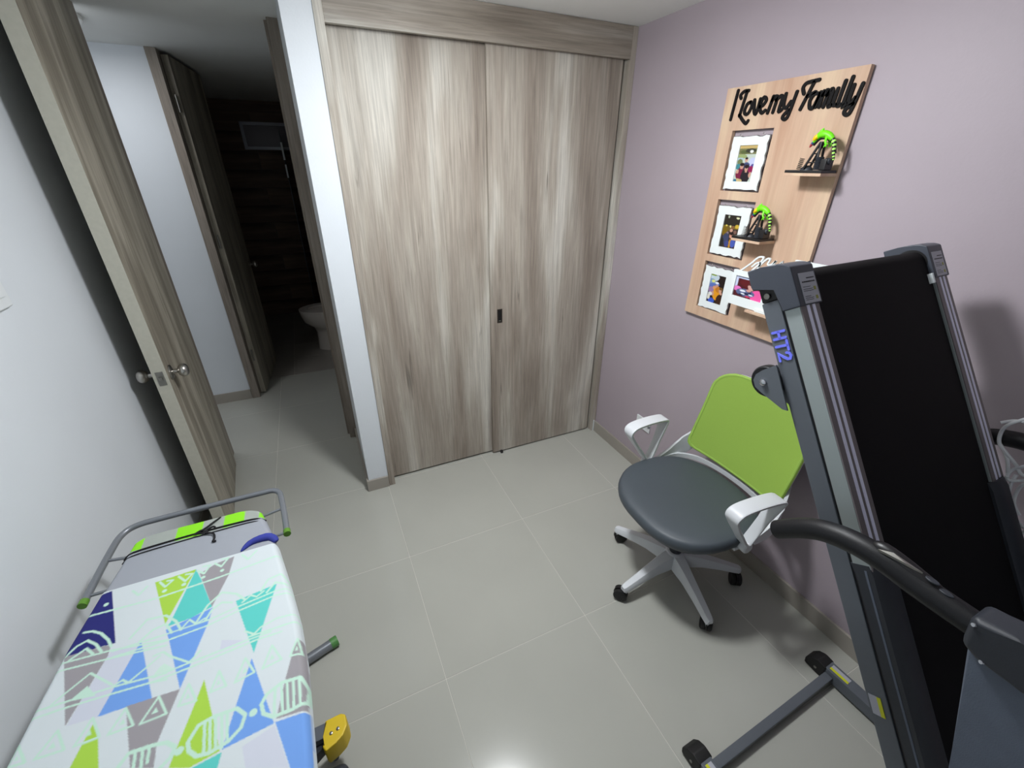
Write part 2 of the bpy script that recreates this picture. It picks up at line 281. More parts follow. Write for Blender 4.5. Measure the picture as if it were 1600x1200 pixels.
# data: cover print and lettering outlines (metres, board and wall planes), cable loops
PAT = {'polys':[('navy',[(-2.1964,-1.0402),(-2.1465,-1.2019),(-2.2341,-1.195),(-2.2505,-1.1604),(-2.2344,-1.1068),(-2.2218,-1.0447)]),('gray',[(-2.2347,-1.1947),(-2.1534,-1.2021),(-2.1521,-1.2299),(-2.1792,-1.3566)]),('blue',[(-2.0987,-1.2148),(-2.0463,-1.3657),(-2.1303,-1.3623)]),('gray',[(-2.0877,-1.3627),(-2.0006,-1.3688),(-2.0191,-1.4582),(-2.0602,-1.4531)]),('lime',[(-2.1077,-1.055),(-2.0225,-1.051),(-2.0592,-1.1949)]),('teal',[(-2.0225,-1.051),(-2.0056,-1.0914),(-1.9698,-1.189),(-2.0103,-1.202),(-2.0561,-1.2037),(-2.0497,-1.1955)]),('gray',[(-2.0119,-1.07),(-1.9782,-1.0516),(-1.9383,-1.0445),(-1.9451,-1.105),(-1.9698,-1.189)]),('blue',[(-2.0549,-1.2115),(-1.9672,-1.192),(-1.9723,-1.2343),(-2.0006,-1.3688),(-2.043,-1.2422)]),('teal',[(-1.9209,-1.195),(-1.8337,-1.183),(-1.8731,-1.3496)]),('blue',[(-1.8762,-1.3602),(-1.8294,-1.5105),(-1.9121,-1.5173),(-1.8972,-1.4488)]),('gray',[(-1.7904,-1.3519),(-1.7776,-1.3577),(-1.7697,-1.4611),(-1.772,-1.5117),(-1.826,-1.5045),(-1.8106,-1.4315)]),('blue',[(-1.8276,-1.5094),(-1.7693,-1.5149),(-1.7671,-1.6115),(-1.766,-1.6277),(-1.7955,-1.6173)]),('lime',[(-1.9598,-1.368),(-1.9358,-1.4468),(-1.9153,-1.5175),(-1.9602,-1.5234),(-1.9918,-1.5089),(-1.9686,-1.4102)]),('teal',[(-1.9644,-1.5263),(-1.9117,-1.5209),(-1.9182,-1.5583)]),('lime',[(-2.1341,-1.3734),(-2.1173,-1.4046),(-2.0954,-1.4774),(-2.1484,-1.4532)]),('gray',[(-2.0603,-1.4531),(-2.0191,-1.4582),(-2.0151,-1.4983),(-2.0517,-1.4816)]),('mint',[(-2.1909,-1.3069),(-2.1684,-1.286),(-2.1466,-1.3149)]),('lav',[(-1.9384,-1.2898),(-1.8961,-1.309),(-1.9394,-1.3145)]),('lav',[(-1.8284,-1.5146),(-1.8037,-1.5948),(-1.872,-1.5636),(-1.8799,-1.5268)]),('lav',[(-2.149,-1.2216),(-2.0988,-1.2245),(-2.1303,-1.3623),(-2.1774,-1.3574),(-2.1521,-1.2299)]),('pmint',[(-2.0468,-1.3014),(-2.0404,-1.2973),(-2.0179,-1.3191),(-2.0544,-1.3161)]),('mint',[(-2.0349,-1.3877),(-2.0406,-1.3993),(-2.0292,-1.3992)]),('mint',[(-2.0856,-1.3854),(-2.0902,-1.3964),(-2.0797,-1.3967)]),('mint',[(-2.1362,-1.3809),(-2.1401,-1.3927),(-2.13,-1.3929)]),('mint',[(-2.1875,-1.3788),(-2.1926,-1.3896),(-2.181,-1.3906)]),('mint',[(-2.2374,-1.3769),(-2.2379,-1.3864),(-2.231,-1.3873)]),('mint',[(-1.9845,-1.3839),(-1.9875,-1.3947),(-1.9791,-1.3957)]),('mint',[(-1.9334,-1.38),(-1.9364,-1.3909),(-1.9288,-1.3908)]),('mint',[(-1.8874,-1.375),(-1.8917,-1.3877),(-1.8821,-1.3859)]),('mint',[(-1.8378,-1.3686),(-1.8423,-1.3813),(-1.8324,-1.38)]),('mint',[(-1.7899,-1.3708),(-1.794,-1.3809),(-1.7877,-1.3817)])],'lines':[(0.0026,[(-2.2473,-1.0981),(-2.221,-1.1005),(-2.0919,-1.109),(-1.9657,-1.1026),(-1.8225,-1.0867)]),(0.0026,[(-2.0966,-1.0592),(-2.0821,-1.08),(-2.0688,-1.065),(-2.0813,-1.0616)]),(0.0026,[(-2.058,-1.0584),(-2.0405,-1.081),(-2.0284,-1.0625),(-2.0429,-1.0583)]),(0.0026,[(-2.0184,-1.0576),(-2.0019,-1.0745),(-1.9911,-1.0507),(-2.0073,-1.0482)]),(0.0026,[(-1.9816,-1.05),(-1.9651,-1.0673),(-1.9516,-1.0436),(-1.9665,-1.0419)]),(0.0026,[(-1.9197,-1.0478),(-1.9046,-1.07),(-1.8859,-1.0475)]),(0.0026,[(-2.1508,-1.061),(-2.1347,-1.0811),(-2.1224,-1.0608)]),(0.0026,[(-1.9965,-1.2196),(-1.9796,-1.1806),(-1.9534,-1.1549),(-1.9213,-1.1738),(-1.901,-1.1999)]),(0.0026,[(-1.9793,-1.2237),(-1.9687,-1.1975),(-1.9499,-1.1859),(-1.9282,-1.1958)]),(0.0026,[(-2.1212,-1.2027),(-2.0988,-1.1656),(-2.0627,-1.1705),(-2.0386,-1.1967),(-2.024,-1.2256)]),(0.0026,[(-2.0994,-1.2196),(-2.0807,-1.1998),(-2.0577,-1.1955),(-2.0414,-1.2249)]),(0.0026,[(-1.8681,-1.1894),(-1.8537,-1.1603),(-1.8246,-1.155),(-1.8013,-1.1887)]),(0.0026,[(-1.8552,-1.1996),(-1.8371,-1.177),(-1.811,-1.1933)]),(0.0026,[(-2.2176,-1.1447),(-2.2015,-1.1485),(-2.1824,-1.1625),(-2.1629,-1.1872),(-2.1524,-1.2075)]),(0.0026,[(-2.2326,-1.1956),(-2.2194,-1.1772),(-2.2035,-1.1704),(-2.1837,-1.1884),(-2.1675,-1.2131)]),(0.0026,[(-2.2218,-1.2077),(-2.1989,-1.1915),(-2.1823,-1.2113)]),(0.0021,[(-2.146,-1.2221),(-2.0468,-1.2242),(-1.9709,-1.2237),(-1.9147,-1.2141),(-1.8363,-1.2038),(-1.7949,-1.2095)]),(0.0021,[(-2.1419,-1.237),(-2.0434,-1.2416),(-1.9717,-1.2383),(-1.9136,-1.2266),(-1.8359,-1.2168),(-1.7917,-1.2241)]),(0.0021,[(-2.0232,-1.2223),(-2.0111,-1.2054),(-1.9958,-1.2237),(-1.9804,-1.2156)]),(0.0021,[(-1.9065,-1.2056),(-1.8895,-1.1925),(-1.8766,-1.2026),(-1.8617,-1.1923)]),(0.0021,[(-1.894,-1.2883),(-1.8761,-1.3036),(-1.8627,-1.2916),(-1.831,-1.2835),(-1.786,-1.2885)]),(0.0021,[(-1.8871,-1.3057),(-1.8619,-1.3065),(-1.7832,-1.309)]),(0.0021,[(-2.2502,-1.2088),(-2.2295,-1.2101),(-2.1518,-1.2178),(-2.0481,-1.2398)]),(0.0021,[(-2.2436,-1.2277),(-2.2236,-1.2278),(-2.1518,-1.2372),(-2.0453,-1.2538)]),(0.0021,[(-2.2182,-1.3005),(-2.204,-1.2866),(-2.1718,-1.2582),(-2.1249,-1.3037)]),(0.0021,[(-2.2454,-1.3018),(-2.198,-1.3047),(-2.1216,-1.3095),(-2.0612,-1.3174),(-2.0319,-1.3219)]),(0.0021,[(-2.2475,-1.3161),(-2.1937,-1.3176),(-2.1227,-1.3237),(-2.0566,-1.3305),(-2.029,-1.3365)]),(0.0021,[(-2.1213,-1.3075),(-2.1085,-1.3014),(-2.0972,-1.312),(-2.0722,-1.2921),(-2.0522,-1.2753)]),(0.0021,[(-2.0534,-1.321),(-1.9943,-1.3171),(-1.8877,-1.3128),(-1.842,-1.3126)]),(0.0021,[(-2.0513,-1.3307),(-1.9924,-1.3289),(-1.8708,-1.3205),(-1.8204,-1.3224)]),(0.0021,[(-2.0644,-1.2698),(-2.0482,-1.2674),(-2.0338,-1.2837),(-1.9945,-1.3158),(-1.9766,-1.2976)]),(0.0021,[(-2.0348,-1.3679),(-2.0553,-1.4093),(-2.0146,-1.4089),(-2.0348,-1.3679)]),(0.0021,[(-2.0868,-1.3663),(-2.1032,-1.4057),(-2.0656,-1.4065),(-2.0868,-1.3663)]),(0.0021,[(-2.138,-1.3604),(-2.1522,-1.4027),(-2.1161,-1.4034),(-2.138,-1.3604)]),(0.0021,[(-2.1887,-1.3595),(-2.2068,-1.3979),(-2.1656,-1.4016),(-2.1887,-1.3595)]),(0.0021,[(-2.2424,-1.3598),(-2.2442,-1.3938),(-2.2197,-1.3969),(-2.2424,-1.3598)]),(0.0021,[(-1.9865,-1.3646),(-1.9972,-1.4031),(-1.9674,-1.4067),(-1.9865,-1.3646)]),(0.0021,[(-1.9348,-1.3615),(-1.9454,-1.4003),(-1.9183,-1.3999),(-1.9348,-1.3615)]),(0.0021,[(-1.8884,-1.3547),(-1.9036,-1.4002),(-1.8692,-1.3937),(-1.8884,-1.3547)]),(0.0021,[(-1.8386,-1.3479),(-1.8547,-1.3934),(-1.8192,-1.3886),(-1.8386,-1.3479)]),(0.0021,[(-1.7883,-1.3528),(-1.803,-1.3888),(-1.7803,-1.3918),(-1.7883,-1.3528)]),(0.0034,[(-1.9691,-1.4792),(-1.9564,-1.4563),(-1.9334,-1.4517),(-1.8949,-1.4537),(-1.8792,-1.4726),(-1.8845,-1.4927),(-1.9033,-1.5075),(-1.9319,-1.5133),(-1.9516,-1.5094),(-1.9649,-1.4949),(-1.9691,-1.4792)]),(0.0034,[(-1.8528,-1.465),(-1.8444,-1.4505),(-1.8182,-1.439),(-1.7831,-1.4429),(-1.7699,-1.4675),(-1.7726,-1.4955),(-1.7988,-1.4995),(-1.8316,-1.4981),(-1.8482,-1.4848),(-1.8528,-1.465)]),(0.0034,[(-2.0716,-1.4725),(-2.0598,-1.455),(-2.0269,-1.4581),(-2.0039,-1.4634),(-1.9886,-1.4773),(-1.9919,-1.4926),(-2.0051,-1.5029)]),(0.0026,[(-1.946,-1.4592),(-1.9407,-1.5076)]),(0.0026,[(-1.9378,-1.4573),(-1.9313,-1.5119)]),(0.0026,[(-1.9295,-1.4554),(-1.9226,-1.5108)]),(0.0026,[(-1.9194,-1.4543),(-1.9125,-1.5137)]),(0.0026,[(-1.9107,-1.4544),(-1.9049,-1.5085)]),(0.0026,[(-1.8296,-1.4446),(-1.8299,-1.4951)]),(0.0026,[(-1.8182,-1.4434),(-1.8153,-1.4998)]),(0.0026,[(-1.8086,-1.4391),(-1.8062,-1.5001)]),(0.0026,[(-1.7969,-1.4422),(-1.796,-1.4988)]),(0.0026,[(-1.7861,-1.4449),(-1.7849,-1.4979)]),(0.0026,[(-2.05,-1.4578),(-2.0467,-1.4839)]),(0.0026,[(-2.0394,-1.4575),(-2.0351,-1.4892)]),(0.0026,[(-2.0295,-1.4603),(-2.0271,-1.4848)])],'dots':[(0.005,(-2.081,-1.0927)),(0.005,(-2.0419,-1.0907)),(0.0045,(-2.0018,-1.0862)),(0.0045,(-1.9618,-1.0823)),(0.005,(-2.1967,-1.0799)),(0.007,(-1.8658,-1.4748)),(0.007,(-1.9804,-1.4878))],'txt':[[(-0.6675,1.9283),(-0.6589,1.8353)],[(-0.7145,1.9228),(-0.6966,1.9226),(-0.6829,1.9119),(-0.6878,1.9016)],[(-0.7085,1.9203),(-0.6968,1.8443)],[(-0.6958,1.8478),(-0.7151,1.8295),(-0.7324,1.8176),(-0.7403,1.826)],[(-0.7345,1.8854),(-0.7214,1.8802),(-0.7149,1.8595),(-0.7219,1.8483),(-0.7345,1.8513),(-0.7426,1.8734),(-0.7345,1.8854)],[(-0.7492,1.8903),(-0.7575,1.8542),(-0.7682,1.8478),(-0.773,1.891)],[(-0.7794,1.8661),(-0.7915,1.8719),(-0.7982,1.8853),(-0.7874,1.8948),(-0.779,1.881),(-0.7799,1.8603),(-0.7908,1.8466),(-0.803,1.8535)],[(-0.8245,1.8933),(-0.8153,1.8446)],[(-0.8223,1.8813),(-0.8328,1.8924),(-0.8401,1.8856),(-0.8358,1.8444)],[(-0.8388,1.8796),(-0.8526,1.8918),(-0.8603,1.8835),(-0.8577,1.8472),(-0.868,1.8494)],[(-0.8705,1.8958),(-0.872,1.8612),(-0.8839,1.854),(-0.8955,1.8709)],[(-0.9091,1.8973),(-0.8996,1.8346),(-0.8909,1.82),(-0.88,1.8239),(-0.881,1.833),(-0.8956,1.847)],[(-0.9759,1.9213),(-0.9544,1.92),(-0.9347,1.917),(-0.9273,1.9052),(-0.9353,1.8885)],[(-0.9607,1.9164),(-0.937,1.8448)],[(-0.9505,1.8797),(-0.9732,1.889)],[(-0.9889,1.8825),(-0.9731,1.8843),(-0.9634,1.8669),(-0.9685,1.8464),(-0.9805,1.8467),(-0.9896,1.8755)],[(-0.9926,1.8863),(-0.9873,1.8469)],[(-1.0019,1.888),(-0.9995,1.8458)],[(-1.0024,1.8769),(-1.0112,1.8896),(-1.0167,1.8808),(-1.0133,1.8445)],[(-1.016,1.8754),(-1.0252,1.8907),(-1.0304,1.882),(-1.0283,1.8465),(-1.0369,1.8471)],[(-1.0445,1.8897),(-1.0425,1.8493),(-1.0512,1.8471)],[(-1.0613,1.9074),(-1.0572,1.8479),(-1.0656,1.8463)],[(-1.0796,1.9148),(-1.0738,1.8449),(-1.0823,1.8468)],[(-1.09,1.8934),(-1.0882,1.8516),(-1.0972,1.8475),(-1.1045,1.8605)],[(-1.1143,1.8941),(-1.1037,1.8287),(-1.0943,1.8166),(-1.0853,1.8222),(-1.0871,1.8329),(-1.1041,1.8447)]],'groups':[1,3,1,1,1,3,2,3,2,3,1,1,1,2]}
CAB = [[(-0.157,-1.807,1.157),(-0.161,-1.798,1.147),(-0.165,-1.784,1.126),(-0.157,-1.779,1.101),(-0.161,-1.787,1.075),(-0.165,-1.809,1.058),(-0.157,-1.831,1.037),(-0.161,-1.845,1.024),(-0.165,-1.864,1.022)],[(-0.161,-1.855,1.064),(-0.165,-1.843,1.044),(-0.157,-1.831,1.025),(-0.161,-1.829,1.007),(-0.165,-1.837,0.998),(-0.157,-1.855,1.009),(-0.161,-1.868,1.032)],[(-0.165,-1.83,1.005),(-0.157,-1.827,0.966),(-0.161,-1.835,0.938),(-0.165,-1.855,0.915),(-0.157,-1.876,0.899),(-0.161,-1.9,0.9),(-0.165,-1.918,0.91)],[(-0.157,-1.84,1.015),(-0.161,-1.842,0.988),(-0.165,-1.852,0.954),(-0.157,-1.868,0.919),(-0.161,-1.893,0.903),(-0.165,-1.913,0.9)],[(-0.161,-1.914,0.917),(-0.165,-1.905,0.892),(-0.157,-1.899,0.86),(-0.161,-1.907,0.831),(-0.165,-1.924,0.812),(-0.157,-1.939,0.8),(-0.161,-1.959,0.805)],[(-0.165,-1.771,1.125),(-0.157,-1.785,1.136),(-0.161,-1.804,1.145),(-0.165,-1.823,1.145)],[(-0.157,-1.786,1.073),(-0.161,-1.802,1.06),(-0.165,-1.818,1.039),(-0.157,-1.829,1.002)],[(-0.161,-1.878,1.007),(-0.165,-1.86,1.003),(-0.157,-1.857,0.972),(-0.161,-1.865,0.945),(-0.165,-1.883,0.926)]]

# ================================================================= THE SETTING
H = 2.258; WL = -2.37; CX0, CX1 = -1.5456, -1.4372
floor = struct('floor', (-3.7, -3.3, -.06), (.12, 3.95, -.0008), M['grout'])
TX, TY, T = -.2444, -.5635, .6
xs = sorted([TX + i*T for i in range(-6, 2)]); ys = sorted([TY + j*T for j in range(-5, 5)])
proto = {}
for i in range(len(xs)-1):
    for j in range(len(ys)-1):
        x0, x1, y0, y1 = xs[i], xs[i+1], ys[j], ys[j+1]
        x0 = max(x0, -3.68); x1 = min(x1, .1)
        if y0 > 1.4 : continue
        if x1 <= -2.4 and y1 < .6: continue
        k = (round(x1-x0, 3), round(y1-y0, 3))
        if k not in proto:
            bm = B(); box(bm, (x0+.0011, y0+.0011, -.008), (x1-.0011, y1-.0011, 0), None, .0006, 1)
            o = finish('tile', bm, M['tile'], floor, smooth=False); proto[k] = o
        else:
            o = proto[k].copy(); COL.objects.link(o)
            o.matrix_basis = WM(floor).inverted() @ Matrix.Translation(((x0+x1)/2, (y0+y1)/2, -.008))
for i in range(4):                                    # bathroom floor, smaller darker tiles
    for j in range(6):
        x0 = -2.3 + i*.36; y0 = ys[-1] + .0 + j*.4
        if i == 0 and j == 0:
            bm = B(); box(bm, (x0+.001, y0+.001, -.008), (x0+.359, y0+.399, 0), None, .0006, 1); bt = finish('tile', bm, M['bathtile'], floor, smooth=False)
        else:
            o = bt.copy(); COL.objects.link(o); o.matrix_basis = WM(floor).inverted() @ Matrix.Translation((x0+.18, y0+.2, -.008))
struct('ceiling', (-3.7, -3.3, H), (.12, 3.95, H+.08), M['ceiling'])
struct('wall_left', (WL-.1, -3.2, 0), (WL, .60, H), M['wall'])
struct('wall_right', (0, -3.2, 0), (.1, .72, H), M['mauve'])
struct('wall_back', (WL-.1, -3.3, 0), (.1, -3.2, H), M['wall'])
struct('wall_closet_side', (CX0, 0, 0), (CX1, .62, H), M['wall'])
struct('wall_closet_back', (CX0, .62, 0), (.1, .74, H), M['wall'])
struct('wall_doorway_left', (-3.6, .60, 0), (-2.335, .72, H), M['wall'])
struct('wall_hall', (-3.6, 1.52, 0), (-2.243, 1.62, H), M['wall'])
struct('wall_hall_right', (-1.44, 1.52, 0), (-.3, 1.62, H), M['wall'])
struct('wall_hall_end_left', (-3.7, .60, 0), (-3.6, 1.62, H), M['wall'])
struct('wall_hall_end_right', (-.4, .74, 0), (-.3, 1.52, H), M['wall'])
struct('wall_bathroom_left', (-2.42, 1.62, 0), (-2.32, 3.9, H), M['bathwall'])
struct('wall_bathroom_right', (-.85, 1.62, 0), (-.75, 3.9, H), M['bathwall'])
wb = struct('wall_bathroom_back', (-2.42, 3.82, 0), (-.75, 3.92, H), M['bathgrout'])
WX0, WX1, WZ0, WZ1 = -2.03, -1.45, 1.81, 2.065
row = 0; z = 0
protoW = {}
while z < H-.01:
    zt = min(z+.18, H); x = -2.32 - (.35 if row % 2 else 0)
    while x < -.85:
        a, b = max(x, -2.32)+.002, min(x+.75, -.85)-.002
        zs = sorted({z+.002, zt-.002} | {v for v in (WZ0, WZ1) if z+.01 < v < zt-.01})
        for c0, c1 in zip(zs[:-1], zs[1:]):
            spans = [(a, b)]
            if WZ0-.001 < (c0+c1)/2 < WZ1+.001:
                spans = [(p, q) for p, q in ((a, min(b, WX0)), (max(a, WX1), b)) if q-p > .02]
            for p, q in spans:
                bm = B(); box(bm, (p, 3.805, c0), (q, 3.822, c1)); finish('wall_tile', bm, M['bathwall'], wb, smooth=False)
        x += .75
    z += .18; row += 1
# bathroom window
w1 = thing('window_1', ((WX0+WX1)/2, 3.80, WZ0), kind='structure')
bm = B()
for lo, hi in (((WX0, 3.775, WZ0), (WX1, 3.83, WZ0+.028)), ((WX0, 3.775, WZ1-.028), (WX1, 3.83, WZ1)), ((WX0, 3.775, WZ0+.028), (WX0+.028, 3.83, WZ1-.028)), ((WX1-.028, 3.775, WZ0+.028), (WX1, 3.83, WZ1-.028))): box(bm, lo, hi)
finish('window_frame', bm, mat('window_aluminium', (150, 150, 158), .4, .6), w1, smooth=False)
bx('pane', (WX0+.028, 3.795, WZ0+.028), (WX1-.028, 3.80, WZ1-.028), M['darkpane'], w1)
bm = B(); sweep(bm, [(-1.52, 3.78, 1.99), (-1.56, 3.76, 1.95), (-1.6, 3.77, 1.88)], .006, 8); finish('window_stay', bm, M['black'], w1)
# skirting tiles
def skirting(name, lo, hi):
    struct(name, lo, hi, M['base'], .0015)
    
skirting('baseboard_right', (-.012, -3.18, 0), (0, -.002, .078))
skirting('baseboard_left', (WL, -3.18, 0), (WL+.012, .55, .078))
skirting('baseboard_column', (CX0-.012, -.012, 0), (CX1-.001, 0, .072))
skirting('baseboard_column_side', (CX0-.012, 0, 0), (CX0, .60, .072))
skirting('baseboard_hall', (-3.6, 1.508, 0), (-2.245, 1.52, .078))
skirting('baseboard_back', (WL+.012, -3.2, 0), (-.012, -3.188, .078))
bx('door_sealant', (-.019, -.006, 0), (-.0125, .002, .085), M['white'], bpy.data.objects['baseboard_right'])

# bedroom door: leaf swung into the room, nearly parallel to the left wall
def knob(parent, loc, axis, m):
    mt = axis_mtx(loc, axis)
    bm = B(); lathe(bm, [(.030, 0), (.031, .003), (.027, .007), (.016, .010), (.012, .012)], mt); k = finish('knob_rose', bm, m, parent)
    bm = B(); lathe(bm, [(.0095, .008), (.0095, .024), (.011, .027), (.020, .031), (.0265, .040), (.0275, .048), (.025, .056), (.018, .062), (.006, .064)], mt); finish('knob', bm, m, parent)
d1 = thing('door_1', (-2.28, .60, 0), kind='structure')
a = Vector((-2.2435, -.10)); b = Vector((-2.2985, .598)); dd = (b-a).normalized(); nn = Vector((dd.y, -dd.x))
ang = math.atan2(dd.y, dd.x)
LM = Matrix.Translation((a.x, a.y, 0)) @ Matrix.Rotation(ang, 4, 'Z')     # local x along the leaf, y across it
bm = B(); box(bm, (.0015, -.0225, .006), (.70, .0225, H-.012), LM); finish('leaf', bm, M['door'], d1, smooth=False)
bm = B(); box(bm, (0, -.0235, .006), (.0015, .0235, H-.012), LM); finish('edge_band', bm, M['edge'], d1, smooth=False, label='pale edge band on the leading edge of the door')
pr = LM @ Vector((.06, -.0225, .905)); pl = LM @ Vector((.06, .0225, .905)); nr = LM.to_3x3() @ Vector((0, -1, 0))
knob(d1, pr, nr, M['nickel']); knob(d1, pl, -nr, M['nickel'])
bm = B(); box(bm, (-.0015, -.0125, .875), (.001, .0125, .935), LM); finish('latch_plate', bm, M['steel'], d1, smooth=False)
bm = B(); box(bm, (-.009, -.006, .897), (.001, .006, .913), LM, .002); finish('latch_bolt', bm, M['steel'], d1)
bx('jamb', (-2.335, .585, 0), (-2.30, .735, H), M['jamb'], d1, .001)
bx('jamb', (-1.592, .605, 0), (CX0-.0, .74, H), M['jamb'], d1, .001)
bx('door_stop', (-1.604, .66, 0), (-1.592, .70, H), M['jamb'], d1, .001)
for z in (.25, 1.1, 2.0):
    bm = B(); sweep(bm, [(-2.283, .592, z), (-2.283, .592, z+.09)], .006, 10); finish('hinge', bm, M['steel'], d1)
# bathroom door
d2 = thing('door_2', (-2.19, 1.56, 0), kind='structure')
bx('jamb', (-2.243, 1.505, 0), (-2.19, 1.63, H), M['jamb'], d2, .001)
bx('jamb', (-1.44-.045, 1.505, 0), (-1.44, 1.63, H), M['jamb'], d2, .001)
LM2 = Matrix.Translation((-2.168, 1.575, 0)) @ Matrix.Rotation(math.radians(85), 4, 'Z')
bm = B(); box(bm, (0, -.018, .01), (.68, .018, H-.02), LM2); finish('leaf', bm, M['door'], d2, smooth=False)
for z in (.3, 1.15, 1.95):
    bm = B(); sweep(bm, [(-2.166, 1.55, z), (-2.166, 1.55, z+.09)], .006, 10); finish('hinge', bm, M['steel'], d2)
knob(d2, LM2 @ Vector((.61, -.018, .92)), LM2.to_3x3() @ Vector((0, -1, 0)), M['nickel'])

# ================================================================= CLOSET
cl = thing('closet', (-.72, .03, 0), 'greyed oak sliding door closet built in between white column and mauve wall', 'closet')
bx('side_frame', (CX1, -.006, 0), (-1.404, .60, H-.001), M['closet'], cl, .0015)
bx('side_frame', (-.031, -.002, 0), (-.001, .60, H-.001), M['closet2'], cl, .0015)
bx('header_panel', (-1.404, -.002, 2.13), (-.031, .018, H-.001), M['closet_h'], cl, .0015)
ld = bx('sliding_door', (-1.400, .052, .012), (-.74, .070, 2.16), M['closet'], cl, .001)
rd = bx('sliding_door', (-.766, .030, .010), (-.047, .048, 2.16), M['closet2'], cl, .001)
bm = B()
hz0, hz1, hx0, hx1 = .888, .966, -.728, -.698
for lo, hi in (((hx0, .0275, hz0), (hx1, .031, hz0+.006)), ((hx0, .0275, hz1-.006), (hx1, .031, hz1)), ((hx0, .0275, hz0+.006), (hx0+.005, .031, hz1-.006)), ((hx1-.005, .0275, hz0+.006), (hx1, .031, hz1-.006))): box(bm, lo, hi)
hd = finish('recessed_pull', bm, mat('dark_bronze', (70, 62, 58), .4, .6), rd, smooth=False, label='dark recessed finger pull')
bx('pull_cup', (hx0+.005, .0292, hz0+.006), (hx1-.005, .0302, hz1-.006), M['black'], rd)
bx('pull_lip', (hx0+.008, .0272, hz0+.009), (hx1-.009, .0295, hz0+.013), M['nickel'], rd)
bx('floor_guide', (-.719, .012, 0), (-.703, .030, .016), M['black'], cl, .002)
bx('back_panel', (-1.404, .585, 0), (-.034, .60, H-.02), M['closet'], cl)

# ================================================================= LAMPS, SWITCH, SOCKET
lp = thing('ceiling_light', (LX, LY, 2.21), 'round flat white ceiling light in the bedroom, over the open floor', 'ceiling light')
bm = B(); lathe(bm, [(.118, 2.225), (.125, 2.23), (.125, 2.2575)], Matrix.Translation((LX, LY, 0)), 40); finish('housing', bm, M['white'], lp)
bm = B(); lathe(bm, [(.095, 2.2235), (.11, 2.2248)], Matrix.Translation((LX, LY, 0)), 40); finish('diffuser', bm, M['lit'], lp)
fx = thing('hall_ceiling_light', (-2.51, .93, 2.23), 'flush round ceiling light in the hallway, mostly hidden by the open door', 'ceiling light')
bm = B(); lathe(bm, [(.165, 2.236), (.172, 2.240), (.172, 2.2575)], Matrix.Translation((-2.51, .93, 0)), 48); finish('trim_ring', bm, M['ceiling'], fx)
bm = B(); lathe(bm, [(.155, 2.2345), (.160, 2.2362)], Matrix.Translation((-2.51, .93, 0)), 48); finish('diffuser', bm, M['lit_dim'], fx)
sw = thing('light_switch', (WL, -.54, 1.33), 'white rounded light switch on the left wall at the photo edge', 'light switch')
bm = B(); box(bm, (WL, -.575, 1.33), (WL+.012, -.495, 1.45), None, .005, 3); finish('plate', bm, M['socket'], sw)
bm = B(); box(bm, (WL+.012, -.555, 1.36), (WL+.016, -.515, 1.42), None, .0015); finish('rocker', bm, M['socket'], sw)
ol = thing('wall_outlet', (0, -.46, .28), 'white electrical outlet low on the mauve wall behind the green chair', 'outlet')
bm = B(); box(bm, (-.009, -.518, .282), (0, -.402, .354), None, .003, 3); finish('plate', bm, M['socket'], ol)
for y in (-.49, -.43):
    bm = B(); box(bm, (-.0105, y-.016, .302), (-.009, y+.016, .334), None, .0007)
    s_ = finish('socket', bm, M['socket'], ol)
    bm = B()
    for q in (-.006, .006): box(bm, (-.0108, y+q-.001, .316), (-.0103, y+q+.001, .326))
    finish('slot', bm, M['black'], s_, smooth=False)

# ================================================================= BATHROOM
to = thing('toilet', (-1.55, 2.43, 0), 'white ceramic toilet in the dark bathroom, half behind the door frame', 'toilet')
TM = Matrix.Translation((-1.52, 2.43, 0))
def loopset(bm, rows, seg=28, front=1.0):
    rings = []
    for (cx, rx, ry, z) in rows:
        ring = []
        for k in range(seg):
            t = 2*PI*k/seg; c, s = math.cos(t), math.sin(t)
            ring.append(bm.verts.new(Vector((cx + rx*c*(1.0 if c < 0 else .8), 2.43 + ry*s, z))))
        rings.append(ring)
    for p, q in zip(rings[:-1], rings[1:]):
        for k in range(seg): bm.faces.new((p[k], p[(k+1) % seg], q[(k+1) % seg], q[k]))
    bm.faces.new(rings[0][::-1]); bm.faces.new(rings[-1])
bm = B(); loopset(bm, [(-1.48, .225, .125, 0), (-1.48, .22, .12, .05), (-1.48, .215, .115, .17), (-1.49, .225, .135, .23), (-1.53, .26, .172, .29), (-1.545, .27, .185, .375), (-1.545, .268, .185, .395)])
finish('bowl', bm, M['ceramic'], to)
bm = B()
rin, rout = [], []
for k in range(32):
    t = 2*PI*k/32; c, s = math.cos(t), math.sin(t); f = 1.0 if c < 0 else .8
    rout.append((-1.545+.272*c*f, 2.43+.188*s)); rin.append((-1.55+.19*c*f, 2.43+.11*s))
for z0_, z1_ in ((.397, .415),):
    v = [[bm.verts.new((p[0], p[1], z)) for p in L_] for L_, z in ((rout, z0_), (rout, z1_), (rin, z1_), (rin, z0_))]
    for q in range(4):
        for k in range(32): bm.faces.new((v[q][k], v[q][(k+1) % 32], v[(q+1) % 4][(k+1) % 32], v[(q+1) % 4][k]))
finish('seat_ring', bm, M['ceramic'], to)
bx('tank', (-1.27, 2.24, .36), (-1.08, 2.62, .74), M['ceramic'], to, .02)
bx('tank_lid', (-1.28, 2.23, .74), (-1.07, 2.63, .765), M['ceramic'], to, .008)
bx('base_block', (-1.38, 2.35, 0), (-1.12, 2.51, .37), M['ceramic'], to, .03)
sg = thing('shower_screen', (-1.6, 3.1, 0), 'clear glass shower screen at the far end of the dark bathroom', 'shower screen')
bx('glass_panel', (-1.668, 2.95, .02), (-1.660, 3.75, 1.95), M['glass'], sg)
bx('edge_profile', (-1.668, 2.938, .02), (-1.660, 2.95, 1.95), M['slate'], sg, .002)
